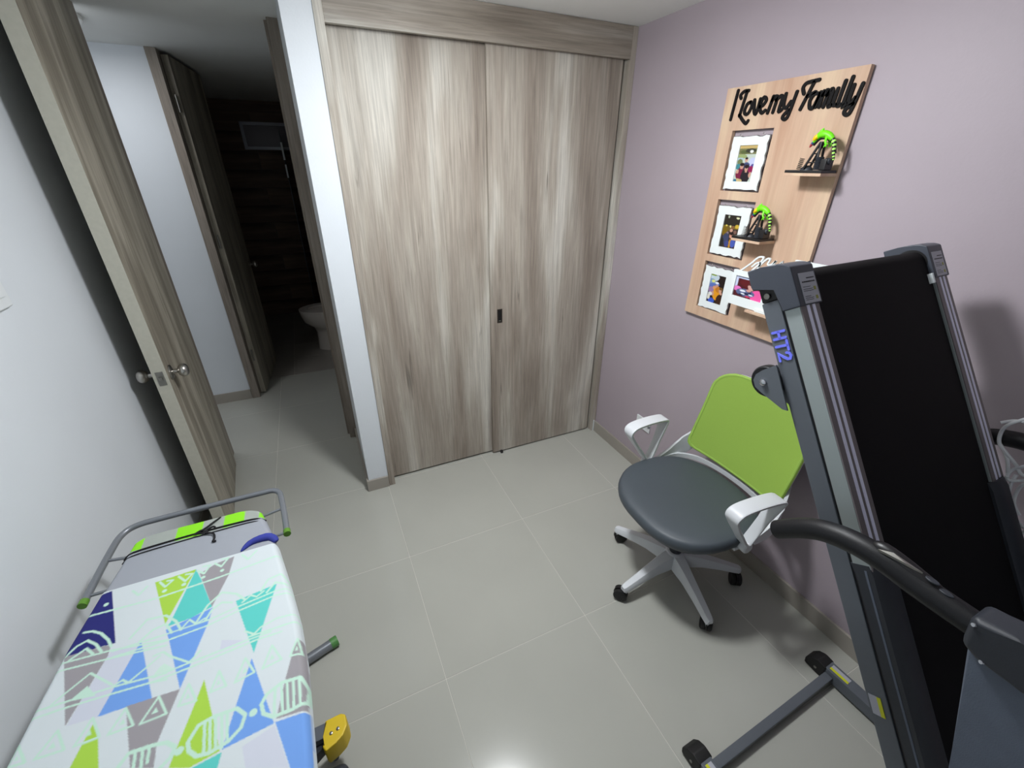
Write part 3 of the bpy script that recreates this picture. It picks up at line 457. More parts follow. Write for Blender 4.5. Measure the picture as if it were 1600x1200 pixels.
bx('glint_strip', (-1.672, 2.926, 1.708), (-1.656, 2.938, 1.854), M['white'], sg, .002, label='small white strip drawn for the glint on the screen edge')  # white strips shape the room light glinting off the glass edge
bx('glint_strip', (-1.672, 2.926, 1.557), (-1.658, 2.938, 1.671), M['white'], sg, .002, label='small white strip drawn for the glint on the screen edge')

# ================================================================= FAMILY BOARD
fb = thing('family_board', (-.01, -.87, 1.056), 'light beech wall board reading I Love my Family, with three photo openings', 'wall board')
BX0, BX1 = -.020, -.004
Y0, Y1, Z0, Z1 = -1.120, -.615, 1.056, 1.940
OP = [(-.855, -.678, 1.585, 1.797), (-.855, -.677, 1.332, 1.552), (-.848, -.672, 1.098, 1.303)]
bm = B()
box(bm, (BX0, -.677, Z0), (BX1, Y1, Z1)); box(bm, (BX0, Y0, Z0), (BX1, -.855, Z1))
zz = [Z1] + [v for o in OP for v in (o[3], o[2])] + [Z0]
for i in range(0, 8, 2): box(bm, (BX0, -.855, zz[i+1]), (BX1, -.677, zz[i]))
bp_ = finish('board', bm, M['beech'], fb, smooth=False)
bx('spacer', (-.004, -1.08, 1.12), (0, -1.05, 1.88), M['beech'], fb); bx('spacer', (-.004, -.66, 1.12), (0, -.63, 1.88), M['beech'], fb)
gi = 0
for g in PAT['groups']:
    bm = B()
    for ln in PAT['txt'][gi:gi+g]:
        ribbon(bm, [(p.x, p.y) for p in smooth_path([(a, b, 0) for a, b in ln], 4)] if len(ln) > 2 else ln, .0106, lambda y, z: Vector((BX0, y, z)), lambda y, z: Vector((BX0-.005, y, z)))
    finish('letter', bm, M['blackmdf'], fb, smooth=False); gi += g
def shelf(y0, y1, z, dpt, extra=None):
    s_ = bx('shelf', (BX0-dpt, y1, z-.009), (BX0, y0, z), M['beech'], fb, .001); return s_
shelf(-1.000, -1.122, 1.655, .085); shelf(-.850, -.975, 1.427, .085); shelf(-.985, -1.115, 1.176, .085)

# photographs painted as small flat prints: (background rows, blobs (cx, cy, rx, ry, colour)) in 0..1 print coordinates
def paint(me, st, bg, blobs):
    n = len(st); s = st[:, 0]; t = st[:, 1]
    col = np.zeros((n, 4)); col[:, 3] = 1
    rngl = np.random.RandomState(3)
    for (a, c) in bg:
        col[t >= a, :3] = lin(c)
    for (cx, cy, rx, ry, c) in blobs:
        d = ((s-cx)/rx)**2 + ((t-cy)/ry)**2; col[d < 1, :3] = lin(c)
    at = me.color_attributes.new('print', 'FLOAT_COLOR', 'POINT'); at.data.foreach_set('color', col.ravel())
def print_card(parent, cen, ydir, zdir, w, h, bg, blobs, nx=44, ny=64):
    bm = B(); st = []; V = []
    for j in range(ny+1):
        for i in range(nx+1):
            s, t = i/nx, j/ny; st.append((s, t)); V.append(bm.verts.new(Vector(cen) + Vector(ydir)*(s-.5)*w - Vector(zdir)*(t-.5)*h))
    for j in range(ny):
        for i in range(nx):
            a = j*(nx+1)+i; bm.faces.new((V[a], V[a+1], V[a+nx+2], V[a+nx+1]))
    o = finish('photo_print', bm, M['photo'], parent, smooth=False)
    paint(o.data, np.array(st), bg, blobs); return o
SK = (196, 150, 130); HR = (40, 28, 28)
P1 = ([(0, (196, 170, 110)), (.08, (120, 120, 80)), (.25, (190, 200, 190))],
 [(.3, .18, .25, .05, (90, 100, 60)), (.65, .15, .3, .06, (60, 62, 50)), (.7, .17, .1, .04, (230, 232, 228)), (.2, .3, .3, .06, (150, 165, 110)), (.15, .38, .2, .05, (170, 190, 200)), (.85, .45, .2, .12, (190, 195, 225)), (.15, .45, .15, .08, (110, 120, 80)), (.1, .58, .15, .08, (60, 130, 140)), (.92, .62, .14, .12, (80, 80, 150)),
  (.55, .56, .2, .1, (70, 80, 120)), (.5, .4, .09, .055, SK), (.5, .355, .085, .03, HR), (.5, .60, .3, .09, (60, 62, 90)),
  (.3, .78, .26, .17, (116, 30, 62)), (.32, .58, .1, .07, SK), (.32, .52, .12, .05, HR), (.12, .72, .08, .06, SK),
  (.62, .84, .26, .24, (38, 32, 40)), (.6, .64, .1, .07, SK), (.6, .58, .12, .05, HR), (.62, .72, .06, .03, SK), (.85, .66, .14, .1, (140, 30, 80)), (.86, .8, .07, .08, SK), (.2, .98, .3, .06, (190, 170, 120)), (.08, .98, .1, .05, (50, 110, 140))])
P2 = ([(0, (44, 40, 34)), (.32, (120, 100, 40)), (.42, (60, 48, 44))],
 [(.25, .06, .05, .04, (170, 180, 160)), (.8, .08, .1, .03, (220, 220, 180)), (.2, .33, .06, .03, (220, 200, 90)), (.45, .35, .05, .04, (230, 220, 150)), (.85, .33, .12, .06, (200, 170, 60)), (.3, .42, .18, .08, (110, 90, 40)), (.15, .5, .15, .15, (120, 95, 20)), (.6, .38, .08, .06, (130, 90, 60)),
  (.55, .46, .09, .05, SK), (.8, .5, .1, .06, (120, 90, 80)), (.35, .56, .08, .06, (130, 110, 120)), (.3, .72, .2, .16, (60, 66, 96)), (.6, .62, .1, .08, (200, 140, 120)), (.62, .55, .12, .05, HR), (.62, .86, .08, .14, (180, 130, 40)), (.8, .84, .16, .13, (70, 90, 170)), (.42, .88, .14, .1, (60, 70, 130)), (.1, .85, .12, .14, (40, 40, 40))])
P3 = ([(0, (36, 26, 24)),],
 [(.2, .1, .35, .14, (190, 205, 215)), (.15, .03, .2, .03, (150, 180, 60)), (.1, .3, .28, .14, (120, 150, 190)), (.2, .24, .12, .05, (210, 215, 120)), (.2, .4, .25, .08, (90, 110, 180)), (.15, .55, .2, .1, (150, 120, 160)), (.5, .32, .14, .06, (80, 110, 190)), (.46, .28, .12, .04, (225, 230, 235)), (.5, .40, .1, .07, SK), (.36, .46, .12, .07, (210, 150, 110)),
  (.55, .66, .24, .22, (222, 150, 34)), (.62, .5, .18, .1, (190, 120, 40)), (.78, .52, .1, .08, SK), (.8, .45, .12, .05, (110, 80, 40)), (.3, .68, .1, .08, SK), (.85, .62, .08, .05, SK), (.15, .7, .14, .06, (215, 215, 215)), (.8, .85, .2, .2, (60, 36, 24)), (.3, .93, .22, .09, (60, 90, 190)), (.08, .82, .1, .1, (220, 215, 200))])
P4 = ([(0, (70, 90, 150)), (.05, (196, 205, 232)), (.14, (80, 28, 34))],
 [(.5, .3, .35, .18, (96, 30, 34)), (.03, .3, .05, .3, (200, 205, 230)), (.95, .3, .12, .4, (215, 110, 160)), (.8, .35, .2, .2, (120, 40, 60)), (.58, .42, .13, .17, (205, 160, 150)), (.58, .30, .14, .08, (90, 40, 40)), (.85, .8, .28, .3, (232, 92, 160)), (.1, .62, .14, .12, (225, 120, 190)), (.4, .75, .32, .18, (90, 100, 140)), (.3, .68, .1, .05, (225, 228, 235)), (.45, .78, .08, .04, (30, 34, 60)), (.32, .82, .07, .04, (225, 228, 235)), (.55, .7, .06, .05, (40, 44, 80)), (.6, .8, .07, .03, (220, 224, 232)), (.5, .9, .08, .04, (200, 60, 90)), (.25, .88, .1, .04, (40, 44, 70)), (.5, .62, .08, .06, (205, 150, 140))])
def ornate(cx, cz, w, h, seed):
    """outline of a distressed cut-out frame, in (y to the right, z) offsets"""
    rr = random.Random(seed); pts = []
    def side(a, b, n, nx, nz):
        for i in range(n):
            t = i/n; d = rr.uniform(-.0035, .0022)
            if i == 0: d = .001
            pts.append((a[0]+(b[0]-a[0])*t + nx*d, a[1]+(b[1]-a[1])*t + nz*d))
    q = [(-w/2, h/2), (w/2, h/2), (w/2, -h/2), (-w/2, -h/2)]
    side(q[0], q[1], 11, 0, 1); side(q[1], q[2], 14, 1, 0); side(q[2], q[3], 11, 0, -1); side(q[3], q[0], 14, -1, 0)
    return pts
def photo_frame(name, label, yc, zc, w, h, pw, ph, data, seed, x=-.019, hooks=True, tilt=0):
    f = thing(name, (x, yc, zc-h/2), label, 'photo frame', 'white cut-out photo frames on the family board')
    out = ornate(0, 0, w, h, seed); inn = [(-pw/2, ph/2), (pw/2, ph/2), (pw/2, -ph/2), (-pw/2, -ph/2)]
    bm = B(); th = .006
    def ring(xx): return [bm.verts.new(Vector((xx, yc - a, zc + b))) for a, b in out], [bm.verts.new(Vector((xx, yc - a, zc + b))) for a, b in inn]
    oF, iF = ring(x); oB, iB = ring(x+th)
    n = len(out)
    def near(i):
        a, b = out[i]; return min(range(4), key=lambda k: (inn[k][0]*w/pw-a)**2 + (inn[k][1]*h/ph-b)**2)
    for o_, i_ in ((oF, iF), (oB, iB)):
        for i in range(n):
            j = (i+1) % n; p, q = near(i), near(j)
            if p == q: bm.faces.new((o_[i], o_[j], i_[p]))
            else: bm.faces.new((o_[i], o_[j], i_[q], i_[p]))
    for i in range(n): bm.faces.new((oF[i], oF[(i+1) % n], oB[(i+1) % n], oB[i]))
    for i in range(4): bm.faces.new((iF[i], iF[(i+1) % 4], iB[(i+1) % 4], iB[i]))
    finish('mat_surround', bm, M['whitewood'], f, smooth=False)
    # darker distressed back layer showing past the cut-out edge
    bm = B(); o2 = [(a*1.03+.0012*math.sin(i*2.1), b*1.022) for i, (a, b) in enumerate(out)]
    prism(bm, o2, lambda a, b: Vector((x+th, yc-a, zc+b)), lambda a, b: Vector((x+th+.003, yc-a, zc+b)))
    finish('backing', bm, mat('distressed_edge', (84, 74, 74), .7), f, smooth=False)
    print_card(f, (x+.004, yc, zc), (0, -1, 0), (0, 0, 1), pw, ph, *data)
    if hooks:
        for s_ in (-.32, .32):
            bm = B(); sweep(bm, smooth_path([(x+.004, yc - s_*w + .004*math.cos(t), zc+h/2+.004+.005*math.sin(t)) for t in [k*2*PI/8 for k in range(8)]], 2, True), .0009, 6, closed=True)
            finish('hanging_ring', bm, M['steel'], f)
    return f
photo_frame('photo_frame', 'topmost white cut-out photo frame, group portrait with people in dark red and black', -.766, 1.683, .155, .184, .079, .125, P1, 1)
photo_frame('photo_frame', 'middle white cut-out photo frame, dark night portrait, partly behind the lower lizard model', -.766, 1.434, .155, .188, .079, .127, P2, 5)
photo_frame('photo_frame', 'lowest white cut-out photo frame, portrait with an orange shirt and blue cap', -.762, 1.193, .155, .182, .079, .122, P3, 9)
# wide script frame on the lowest shelf
wf = thing('script_photo_frame', (-.085, -1.05, 1.177), 'wide white script frame with a pink photo, on the lowest board shelf', 'photo frame')
fx0 = -.092
bm = B()
ya, yb, za, zb = -.888, -1.262, 1.1785, 1.312
pa, pb, pz0, pz1 = -.904, -1.032, 1.213, 1.292
for y0_, y1_, z0_, z1_ in ((ya, pa, za, zb), (pb, yb, za, zb), (pa, pb, za, pz0), (pa, pb, pz1, zb)):
    box(bm, (fx0, y1_, z0_), (fx0+.012, y0_, z1_))
finish('frame_panel', bm, M['whitewood'], wf, smooth=False)
bx('top_rail', (fx0+.001, -1.262, 1.312), (fx0+.012, -1.115, 1.388), M['whitewood'], wf, .002)
bx('foot_block', (fx0-.006, -1.11, 1.1765), (fx0+.03, -1.02, 1.19), M['whitewood'], wf, .002)
print_card(wf, (fx0+.006, (pa+pb)/2, (pz0+pz1)/2), (0, -1, 0), (0, 0, 1), .130, .081, *P4)
scr = [[(-.915, 1.312), (-.95, 1.345), (-.975, 1.372), (-.995, 1.374), (-.985, 1.35), (-.965, 1.325), (-.958, 1.312)],
       [(-.958, 1.335), (-.975, 1.352), (-.99, 1.352), (-.98, 1.325)],
       [(-.985, 1.34), (-1.01, 1.372), (-1.022, 1.372), (-1.018, 1.355), (-1.03, 1.355), (-1.045, 1.37)],
       [(-1.045, 1.37), (-1.04, 1.355), (-1.055, 1.352), (-1.07, 1.372), (-1.065, 1.35), (-1.08, 1.352), (-1.095, 1.37), (-1.12, 1.372)]]
for l in scr:
    bm = B(); P_ = [(p.x, p.y) for p in smooth_path([(a, b, 0) for a, b in l], 4)]
    ribbon(bm, P_, .006, lambda y, z: Vector((fx0+.002, y, z)), lambda y, z: Vector((fx0+.008, y, z)), joints=8)
    finish('script_letter', bm, M['whitewood'], wf, smooth=False)

# ================================================================= LIZARD PUMP MODELS
def pump(loc, label):
    r = thing('lizard_pump_model', (0, 0, 0), label, 'figurine', 'lizard pump-jack models on the board shelves')
    bx('base_plate', (0, 0, 0), (.122, .078, .008), M['black'], r, .001)
    bm = B(); lathe(bm, [(.017, .008), (.015, .014), (.008, .02), (.003, .022)], Matrix.Translation((.050, .035, 0)), 20, 1.2, .9); finish('base_dome', bm, M['slate2'], r)
    bm = B(); P_ = [(.026+.004*t/40*1.0 + .0075*math.cos(t*2*PI/6), .030+.0075*math.sin(t*2*PI/6), .009+.034*t/40) for t in range(41)]
    sweep(bm, P_, .0010, 6); finish('coil_spring', bm, mat('spring_wire', (96, 92, 84), .4, .7), r)
    for y in (.024, .052):
        bm = B(); sweep(bm, [(.050, y-.006, .012), (.078, .035 + (y-.038)*.6, .088)], .0038, 8); finish('frame_leg', bm, M['black'], r)
        bm = B(); sweep(bm, [(.086, y-.006, .012), (.080, .035 + (y-.038)*.6, .088)], .0038, 8); finish('frame_leg', bm, M['black'], r)
    bm = B(); sweep(bm, [(.058, .02, .03), (.086, .02, .03)], .0018, 8); finish('cross_brace', bm, M['black'], r)
    bm = B(); sweep(bm, [(.066, .022, .055), (.083, .022, .055)], .0018, 8); finish('cross_brace', bm, M['black'], r)
    bm = B(); pr_ = []
    for k in range(12): pr_ += [(.0125, .009+k*.0032), (.0108, .0106+k*.0032)]
    lathe(bm, pr_, Matrix.Translation((.090, .026, 0)), 18); finish('ribbed_cylinder', bm, M['slate2'], r)
    bx('motor_block', (.098, .018, .008), (.118, .056, .040), M['black'], r, .003)
    bm = B(); sweep(bm, [(.104, .03, .03), (.117, .033, .034), (.120, .035, .04)], [.010, .011, .006], 14); finish('counterweight', bm, M['slate2'], r)
    bm = B(); sweep(bm, smooth_path([(.049, .037, .080), (.064, .037, .097), (.085, .037, .098), (.104, .037, .088), (.116, .037, .078), (.124, .037, .055)], 4), [.0045]*21, 10); finish('walking_beam', bm, M['black'], r)
    lz = finish
    bm = B(); sweep(bm, smooth_path([(.049, .034, .088), (.058, .034, .101), (.067, .034, .109), (.080, .034, .109), (.094, .034, .104), (.107, .034, .094)], 4), [1.2*q for q in (.0035, .0042, .005, .0055, .0065, .0075, .008, .0082, .0085, .0085, .0088, .009, .009, .0088, .0085, .0082, .008, .0075, .007, .0062, .0055)], 14)
    body = finish('lizard_body', bm, M['lime'], r)
    bm = B(); sweep(bm, [(.064, .034, .110), (.067, .033, .119), (.070, .034, .126)], [.0065, .0055, .0012], 10); finish('head_crest', bm, M['lime'], r)
    bm = B(); sweep(bm, [(.0495, .031, .094), (.056, .030, .101), (.062, .031, .110)], [.005, .0078, .0045], 12); finish('yellow_cheek', bm, M['beak'], r)
    bm = B(); sweep(bm, [(.0475, .034, .087), (.0455, .034, .083)], [.0042, .0044], 12); finish('blue_band', bm, M['bluep'], r)
    bm = B(); sweep(bm, [(.0455, .034, .083), (.0425, .034, .077), (.0405, .034, .073)], [.0042, .0035, .001], 12); finish('red_snout_tip', bm, M['red'], r)
    for y, s_ in ((.024, -1), (.044, 1)):
        bm = B(); sweep(bm, [(.090, y+.004*-s_, .100), (.092, y, .089), (.096, y+s_*.001, .081)], [.0042, .0034, .003], 8)
        for dx, dz in ((.008, .001), (.004, -.007), (-.003, -.008)): sweep(bm, [(.096, y, .082), (.096+dx, y+s_*.002, .080+dz)], [.0022, .0012], 6)
        finish('front_leg', bm, M['lime'], r)
    tp = smooth_path([(.107, .034, .094), (.115, .034, .083), (.119, .034, .070), (.122, .034, .056), (.126, .034, .044), (.128, .034, .036)], 5)
    for k in range(0, len(tp)-2, 2):
        r0 = .0066*(1-k/len(tp)*.6)
        bm = B(); sweep(bm, [tp[k], tp[k+1], tp[k+2]], [r0, r0*1.04, r0], 10)
        finish('tail_ring', bm, M['limestripe'] if (k//2) % 2 else M['black'], r)
    for k in range(4):
        bm = B(); sweep(bm, [(.072+k*.004, .0255-.0006*k, .104-.0008*k), (.074+k*.004, .0250, .112-.0012*k)], .0006, 6); finish('rib_groove', bm, M['black'], r)
    return r
pa_ = pump(None, 'black pump-jack model with a bright green lizard, on the upper shelf of the board')
def dup_tree(o, parent=None):
    c = o.copy(); COL.objects.link(c)
    if parent is not None:
        c.parent = parent; c.matrix_parent_inverse = o.matrix_parent_inverse.copy(); c.matrix_basis = o.matrix_basis.copy()
    for ch in [k for k in COL.objects if k.parent is o]: dup_tree(ch, c)
    return c
pb_ = dup_tree(pa_)
RZ = Matrix.Rotation(-PI/2, 4, 'Z')
pa_.matrix_basis = Matrix.Translation((BX0-.0855, -.999, 1.6555)) @ RZ
pb_.matrix_basis = Matrix.Translation((BX0-.0855, -.851, 1.4275)) @ RZ
pb_['label'] = 'black pump-jack model with a bright green lizard, on the lower shelf beside the middle photo'

# ================================================================= OFFICE CHAIR (local x forward, y to the chair's left)
CH = Vector((-.372, -1.150, 0)); CR = PI - .015
ch = thing('office_chair', CH, 'lime green mesh-back office chair with white arms and slate seat by the mauve wall', 'chair', rotz=CR)
CM = WM(ch)
def cw(x, y, z): return CM @ Vector((x, y, z))
def cfin(name, bm, m, parent=ch, **kw):
    for v in bm.verts: v.co = CM @ v.co
    return finish(name, bm, m, parent, **kw)
# seat cushion
def seat_ring(s, z, cx=.022, rx=.245, ry=.262, n=2.7):
    out = []
    for k in range(48):
        t = 2*PI*k/48; c, sn = math.cos(t), math.sin(t)
        x = math.copysign(abs(c)**(2/n), c)*rx*s; y = math.copysign(abs(sn)**(2/n), sn)*ry*s
        if x < 0: y *= 1 - .10*(abs(x)/rx)**2
        else: y *= 1 - .09*(x/rx)**2
        out.append((cx+x, y, z - .012*(max(x, 0)/rx)**2 + .006*(abs(y)/ry)**2))
    return out
bm = B(); rings = []
for s_, z in ((.86, .418), (.95, .424), (.99, .438), (1.0, .452), (.985, .468), (.94, .478), (.8, .482), (.5, .479), (.2, .477)):
    rings.append([bm.verts.new(p) for p in seat_ring(s_, z)])
for p, q in zip(rings[:-1], rings[1:]):
    for k in range(48): bm.faces.new((p[k], p[(k+1) % 48], q[(k+1) % 48], q[k]))
bm.faces.new(rings[0][::-1]); bm.faces.new(rings[-1])
cfin('seat', bm, M['seat'])
bm = B(); rings = []
for s_, z in ((.70, .385), (.84, .392), (.90, .418)): rings.append([bm.verts.new(p) for p in seat_ring(s_, z)])
for p, q in zip(rings[:-1], rings[1:]):
    for k in range(48): bm.faces.new((p[k], p[(k+1) % 48], q[(k+1) % 48], q[k]))
bm.faces.new(rings[0][::-1]); bm.faces.new(rings[-1]); cfin('seat_shell', bm, M['black'])
# backrest: curved shell, y across, z up
def back_pt(u, v, off=0.0):
    """u -1..1 across, v 0..1 up"""
    hw = .234 - .010*v
    y = u*hw
    x = -.244 - .070*v - .010*math.sin(PI*v) + .062*(abs(u)**2.2)*(1-.3*v) - off
    z = .524 + v*.372 - .030*(1-u*u)*(1-v)
    return Vector((x, y, z))
def rnd_mask(u, v):
    """squash the square u,v grid into a rounded rectangle"""
    r = .42 if v > 0 else .14
    au, av = abs(u), abs(v)
    if au > 1-r and av > 1-r:
        a, b_ = (au-(1-r))/r, (av-(1-r))/r
        m_ = max(a, b_); l = math.hypot(a, b_)
        k = m_/l if l > 0 else 1
        au = 1-r+a*k*r; av = 1-r+b_*k*r
    return math.copysign(au, u), math.copysign(av, v)
def back_sheet(bm, off, s=1.0, nu=28, nv=26, vb=.16):
    G = []
    for j in range(nv+1):
        row = []
        for i in range(nu+1):
            u0, v0 = -1+2*i/nu, -1+2*j/nv
            u1, v1 = rnd_mask(u0, v0)
            taper = 1 - .02*(v1 < 0)*v1*v1
            row.append(bm.verts.new(back_pt(u1*s*taper, .5+.5*v1*s, off)))
        G.append(row)
    return G
def back_solid(bm, off0, off1, s=1.0, nu=28, nv=26):
    A = back_sheet(bm, off0, s, nu, nv); Bk = back_sheet(bm, off1, s, nu, nv)
    for j in range(nv):
        for i in range(nu):
            bm.faces.new((A[j][i], A[j][i+1], A[j+1][i+1], A[j+1][i])); bm.faces.new((Bk[j][i], Bk[j+1][i], Bk[j+1][i+1], Bk[j][i+1]))
    per = [(0, i) for i in range(nu)] + [(j, nu) for j in range(nv)] + [(nv, i) for i in range(nu, 0, -1)] + [(j, 0) for j in range(nv, 0, -1)]
    for k in range(len(per)):
        a_, b_ = per[k], per[(k+1) % len(per)]
        bm.faces.new((A[a_[0]][a_[1]], A[b_[0]][b_[1]], Bk[b_[0]][b_[1]], Bk[a_[0]][a_[1]]))
    return per, A
bm = B(); back_solid(bm, 0, .018); cfin('backrest', bm, M['green'])
bm = B(); per, A = back_solid(bm, .018, .030, .985); cfin('back_shell', bm, M['chairwhite'])
# green rolled edge round the mesh
bm = B(); tmp = B(); per, A = back_solid(tmp, .006, .012, .985); loop_ = [A[j][i].co.copy() for j, i in per]; tmp.free()
sweep(bm, loop_[::2], .0075, 8, closed=True); cfin('edge_piping', bm, M['greenedge'])
# white frame: runs round the rear of the seat and up to the back
def strap(bm, P_, w, t):
    """flat strap whose width stands upright"""
    P_ = [Vector(p) for p in P_]; n = len(P_); R_ = []
    for i in range(n):
        tn = (P_[min(i+1, n-1)]-P_[max(i-1, 0)]).normalized(); up = Vector((0, 0, 1)); sd = tn.cross(up).normalized(); up = sd.cross(tn)
        ww = w[i] if isinstance(w, list) else w
        R_.append([bm.verts.new(P_[i]+sd*a*t/2+up*b_*ww/2) for a, b_ in ((-1, -1), (1, -1), (1, 1), (-1, 1))])
    for i in range(n-1):
        for k in range(4): bm.faces.new((R_[i][k], R_[i][(k+1) % 4], R_[i+1][(k+1) % 4], R_[i+1][k]))
    bm.faces.new(R_[0][::-1]); bm.faces.new(R_[-1])
arc = [(.00, .262, .445), (-.10, .262, .447), (-.17, .245, .455), (-.226, .18, .462), (-.250, .09, .465), (-.256, 0, .466)]
arc = arc + [(x, -y, z) for x, y, z in arc[-2::-1]]
bm = B(); strap(bm, smooth_path(arc, 4), .022, .010); cfin('rear_rail', bm, M['chairwhite'])
for s_ in (1, -1):
    bm = B(); P_ = smooth_path([(-.06, .264*s_, .442), (-.14, .262*s_, .462), (-.195, .248*s_, .50), (-.225, .232*s_, .545), (-.255, .215*s_, .60)], 4)
    strap(bm, P_, [.03+.05*math.sin(PI*min(1, i/(len(P_)-1)))**1 for i in range(len(P_))], .012); cfin('back_upright', bm, M['chairwhite'])
bm = B(); box(bm, (-.262, -.05, .40), (-.02, .05, .425), None, .008); cfin('back_bracket', bm, M['chairwhite'])
# arm rests: closed triangular loops of flat band
for s_ in (1, -1):
    yb = .268*s_
    lp_ = [(.000, yb, .462), (.055, yb, .535), (.105, yb+.004*s_, .605), (.122, yb+.006*s_, .640), (.100, yb+.008*s_, .662), (.03, yb+.012*s_, .668), (-.05, yb+.016*s_, .664), (-.082, yb+.018*s_, .655), (-.078, yb+.016*s_, .635), (-.050, yb+.008*s_, .56), (-.020, yb+.002*s_, .485)]
    sp = smooth_path(lp_, 5, True); bm = B(); n = len(sp); R_ = []
    for i in range(n):
        tn = (sp[(i+1) % n]-sp[i-1]); tn.y = 0; tn.normalize(); nr_ = Vector((-tn.z, 0, tn.x))
        top = max(0, min(1, (sp[i].z-.56)/.09)); hw = .020+.008*top; th = .0065
        R_.append([bm.verts.new(sp[i]+Vector((0, 1, 0))*a*hw+nr_*b_*th) for a, b_ in ((-1, -.6), (-.8, -1), (.8, -1), (1, -.6), (1, .6), (.8, 1), (-.8, 1), (-1, .6))])
    for i in range(n):
        for k in range(8): bm.faces.new((R_[i][k], R_[i][(k+1) % 8], R_[(i+1) % n][(k+1) % 8], R_[(i+1) % n][k]))
    arm = cfin('armrest', bm, M['chairwhite'])
    bm = B(); mt = axis_mtx((-.005, yb-.012*s_, .448), (0, s_, 0)); lathe(bm, [(.02, 0), (.022, .004), (.022, .028), (.018, .032)], mt, 20); cfin('arm_pivot', bm, M['chairwhite'])
    bm = B(); box(bm, (-.04, min(.19*s_, .262*s_), .425), (.03, max(.19*s_, .262*s_), .44), None, .004); cfin('arm_bracket', bm, M['chairwhite'])
    bm = B(); mt = axis_mtx((.028, yb-.008*s_, .652), (0, 0, -1)); lathe(bm, [(.006, 0), (.006, .006), (.003, .009)], mt, 12); cfin('screw', bm, M['chrome'])
bm = B(); box(bm, (-.09, -.08, .355), (.09, .08, .387), None, .01, 2); cfin('mechanism', bm, M['black'])
bm = B(); lathe(bm, [(.026, .10), (.026, .24), (.019, .242), (.019, .36)], Matrix.Identity(4), 24); cfin('gas_column', bm, M['slate2'])
bm = B(); lathe(bm, [(.036, .075), (.046, .085), (.048, .13), (.040, .145), (.030, .150)], Matrix.Identity(4), 28); cfin('hub', bm, M['chairwhite'])
base0 = math.radians(112) - CR
for k in range(5):
    a_ = base0 + k*2*PI/5; ca, sa = math.cos(a_), math.sin(a_)
    bm = B(); R_ = []
    for (r_, hw, zt, zb) in ((.020, .036, .146, .085), (.06, .034, .143, .088), (.12, .027, .130, .088), (.20, .022, .110, .078), (.262, .019, .093, .066), (.285, .017, .087, .062), (.294, .011, .082, .064)):
        R_.append([bm.verts.new((r_*ca - q*sa, r_*sa + q*ca, z)) for q, z in ((-hw, zb), (hw, zb), (hw, zb+(zt-zb)*.55), (hw*.62, zt), (-hw*.62, zt), (-hw, zb+(zt-zb)*.55))])
    for p, q in zip(R_[:-1], R_[1:]):
        for i in range(6): bm.faces.new((p[i], p[(i+1) % 6], q[(i+1) % 6], q[i]))
    bm.faces.new(R_[0][::-1]); bm.faces.new(R_[-1]); cfin('base_leg', bm, M['chairwhite'])
    # twin wheel caster
    cs = Vector((.278*ca, .278*sa, 0)); w = a_ + (.9, 2.2, -.6, 1.5, .3)[k]
    wd = Vector((math.cos(w), math.sin(w), 0)); ax = Vector((-wd.y, wd.x, 0)); wc = cs - wd*.016 + Vector((0, 0, .029))
    bm = B()
    for q in (-1, 1): lathe(bm, [(.010, .003), (.026, .003), (.029, .006), (.029, .018), (.024, .022), (.012, .0235)], axis_mtx(wc, ax*q), 20)
    cst = cfin('caster', bm, M['rubber'])
    bm = B(); sweep(bm, [cs+Vector((0, 0, .03)), cs+Vector((0, 0, .068))], .009, 12); cfin('caster_stem', bm, M['chairwhite'])
    bm = B(); lathe(bm, [(.0305, -.0025), (.0305, .0025)], axis_mtx(wc+Vector((0, 0, .002)), ax), 20); cfin('caster_hood', bm, M['black'])

# ================================================================= TREADMILL
tr = thing('treadmill', (-.48, -2.1, 0), 'grey folding treadmill with black belt folded up against the mauve wall', 'treadmill')
sc = .922; TH = .5606; PH = .0448
DO = Vector((-.7765, -1.5856, 1.4332)); DX = Vector((math.cos(PH), math.sin(PH), 0)); DY = Vector((-math.sin(PH), math.cos(PH), 0))
DV = -DY*math.sin(TH) + Vector((0, 0, -math.cos(TH))); DN = DV.cross(DX)
if DN.y > 0: DN = -DN
def dk(u, v, w): return DO + DX*u + DV*v + DN*w
DM = Matrix(((DX.x, DV.x, DN.x, DO.x), (DX.y, DV.y, DN.y, DO.y), (DX.z, DV.z, DN.z, DO.z), (0, 0, 0, 1)))
def dbox(name, lo, hi, m, bevel=0, parent=tr, **kw):
    bm = B(); box(bm, lo, hi, DM, bevel); return finish(name, bm, m, parent, smooth=bevel > 0, **kw)
DW = .59; RWd = .0594; VL = .50; VE = 1.50
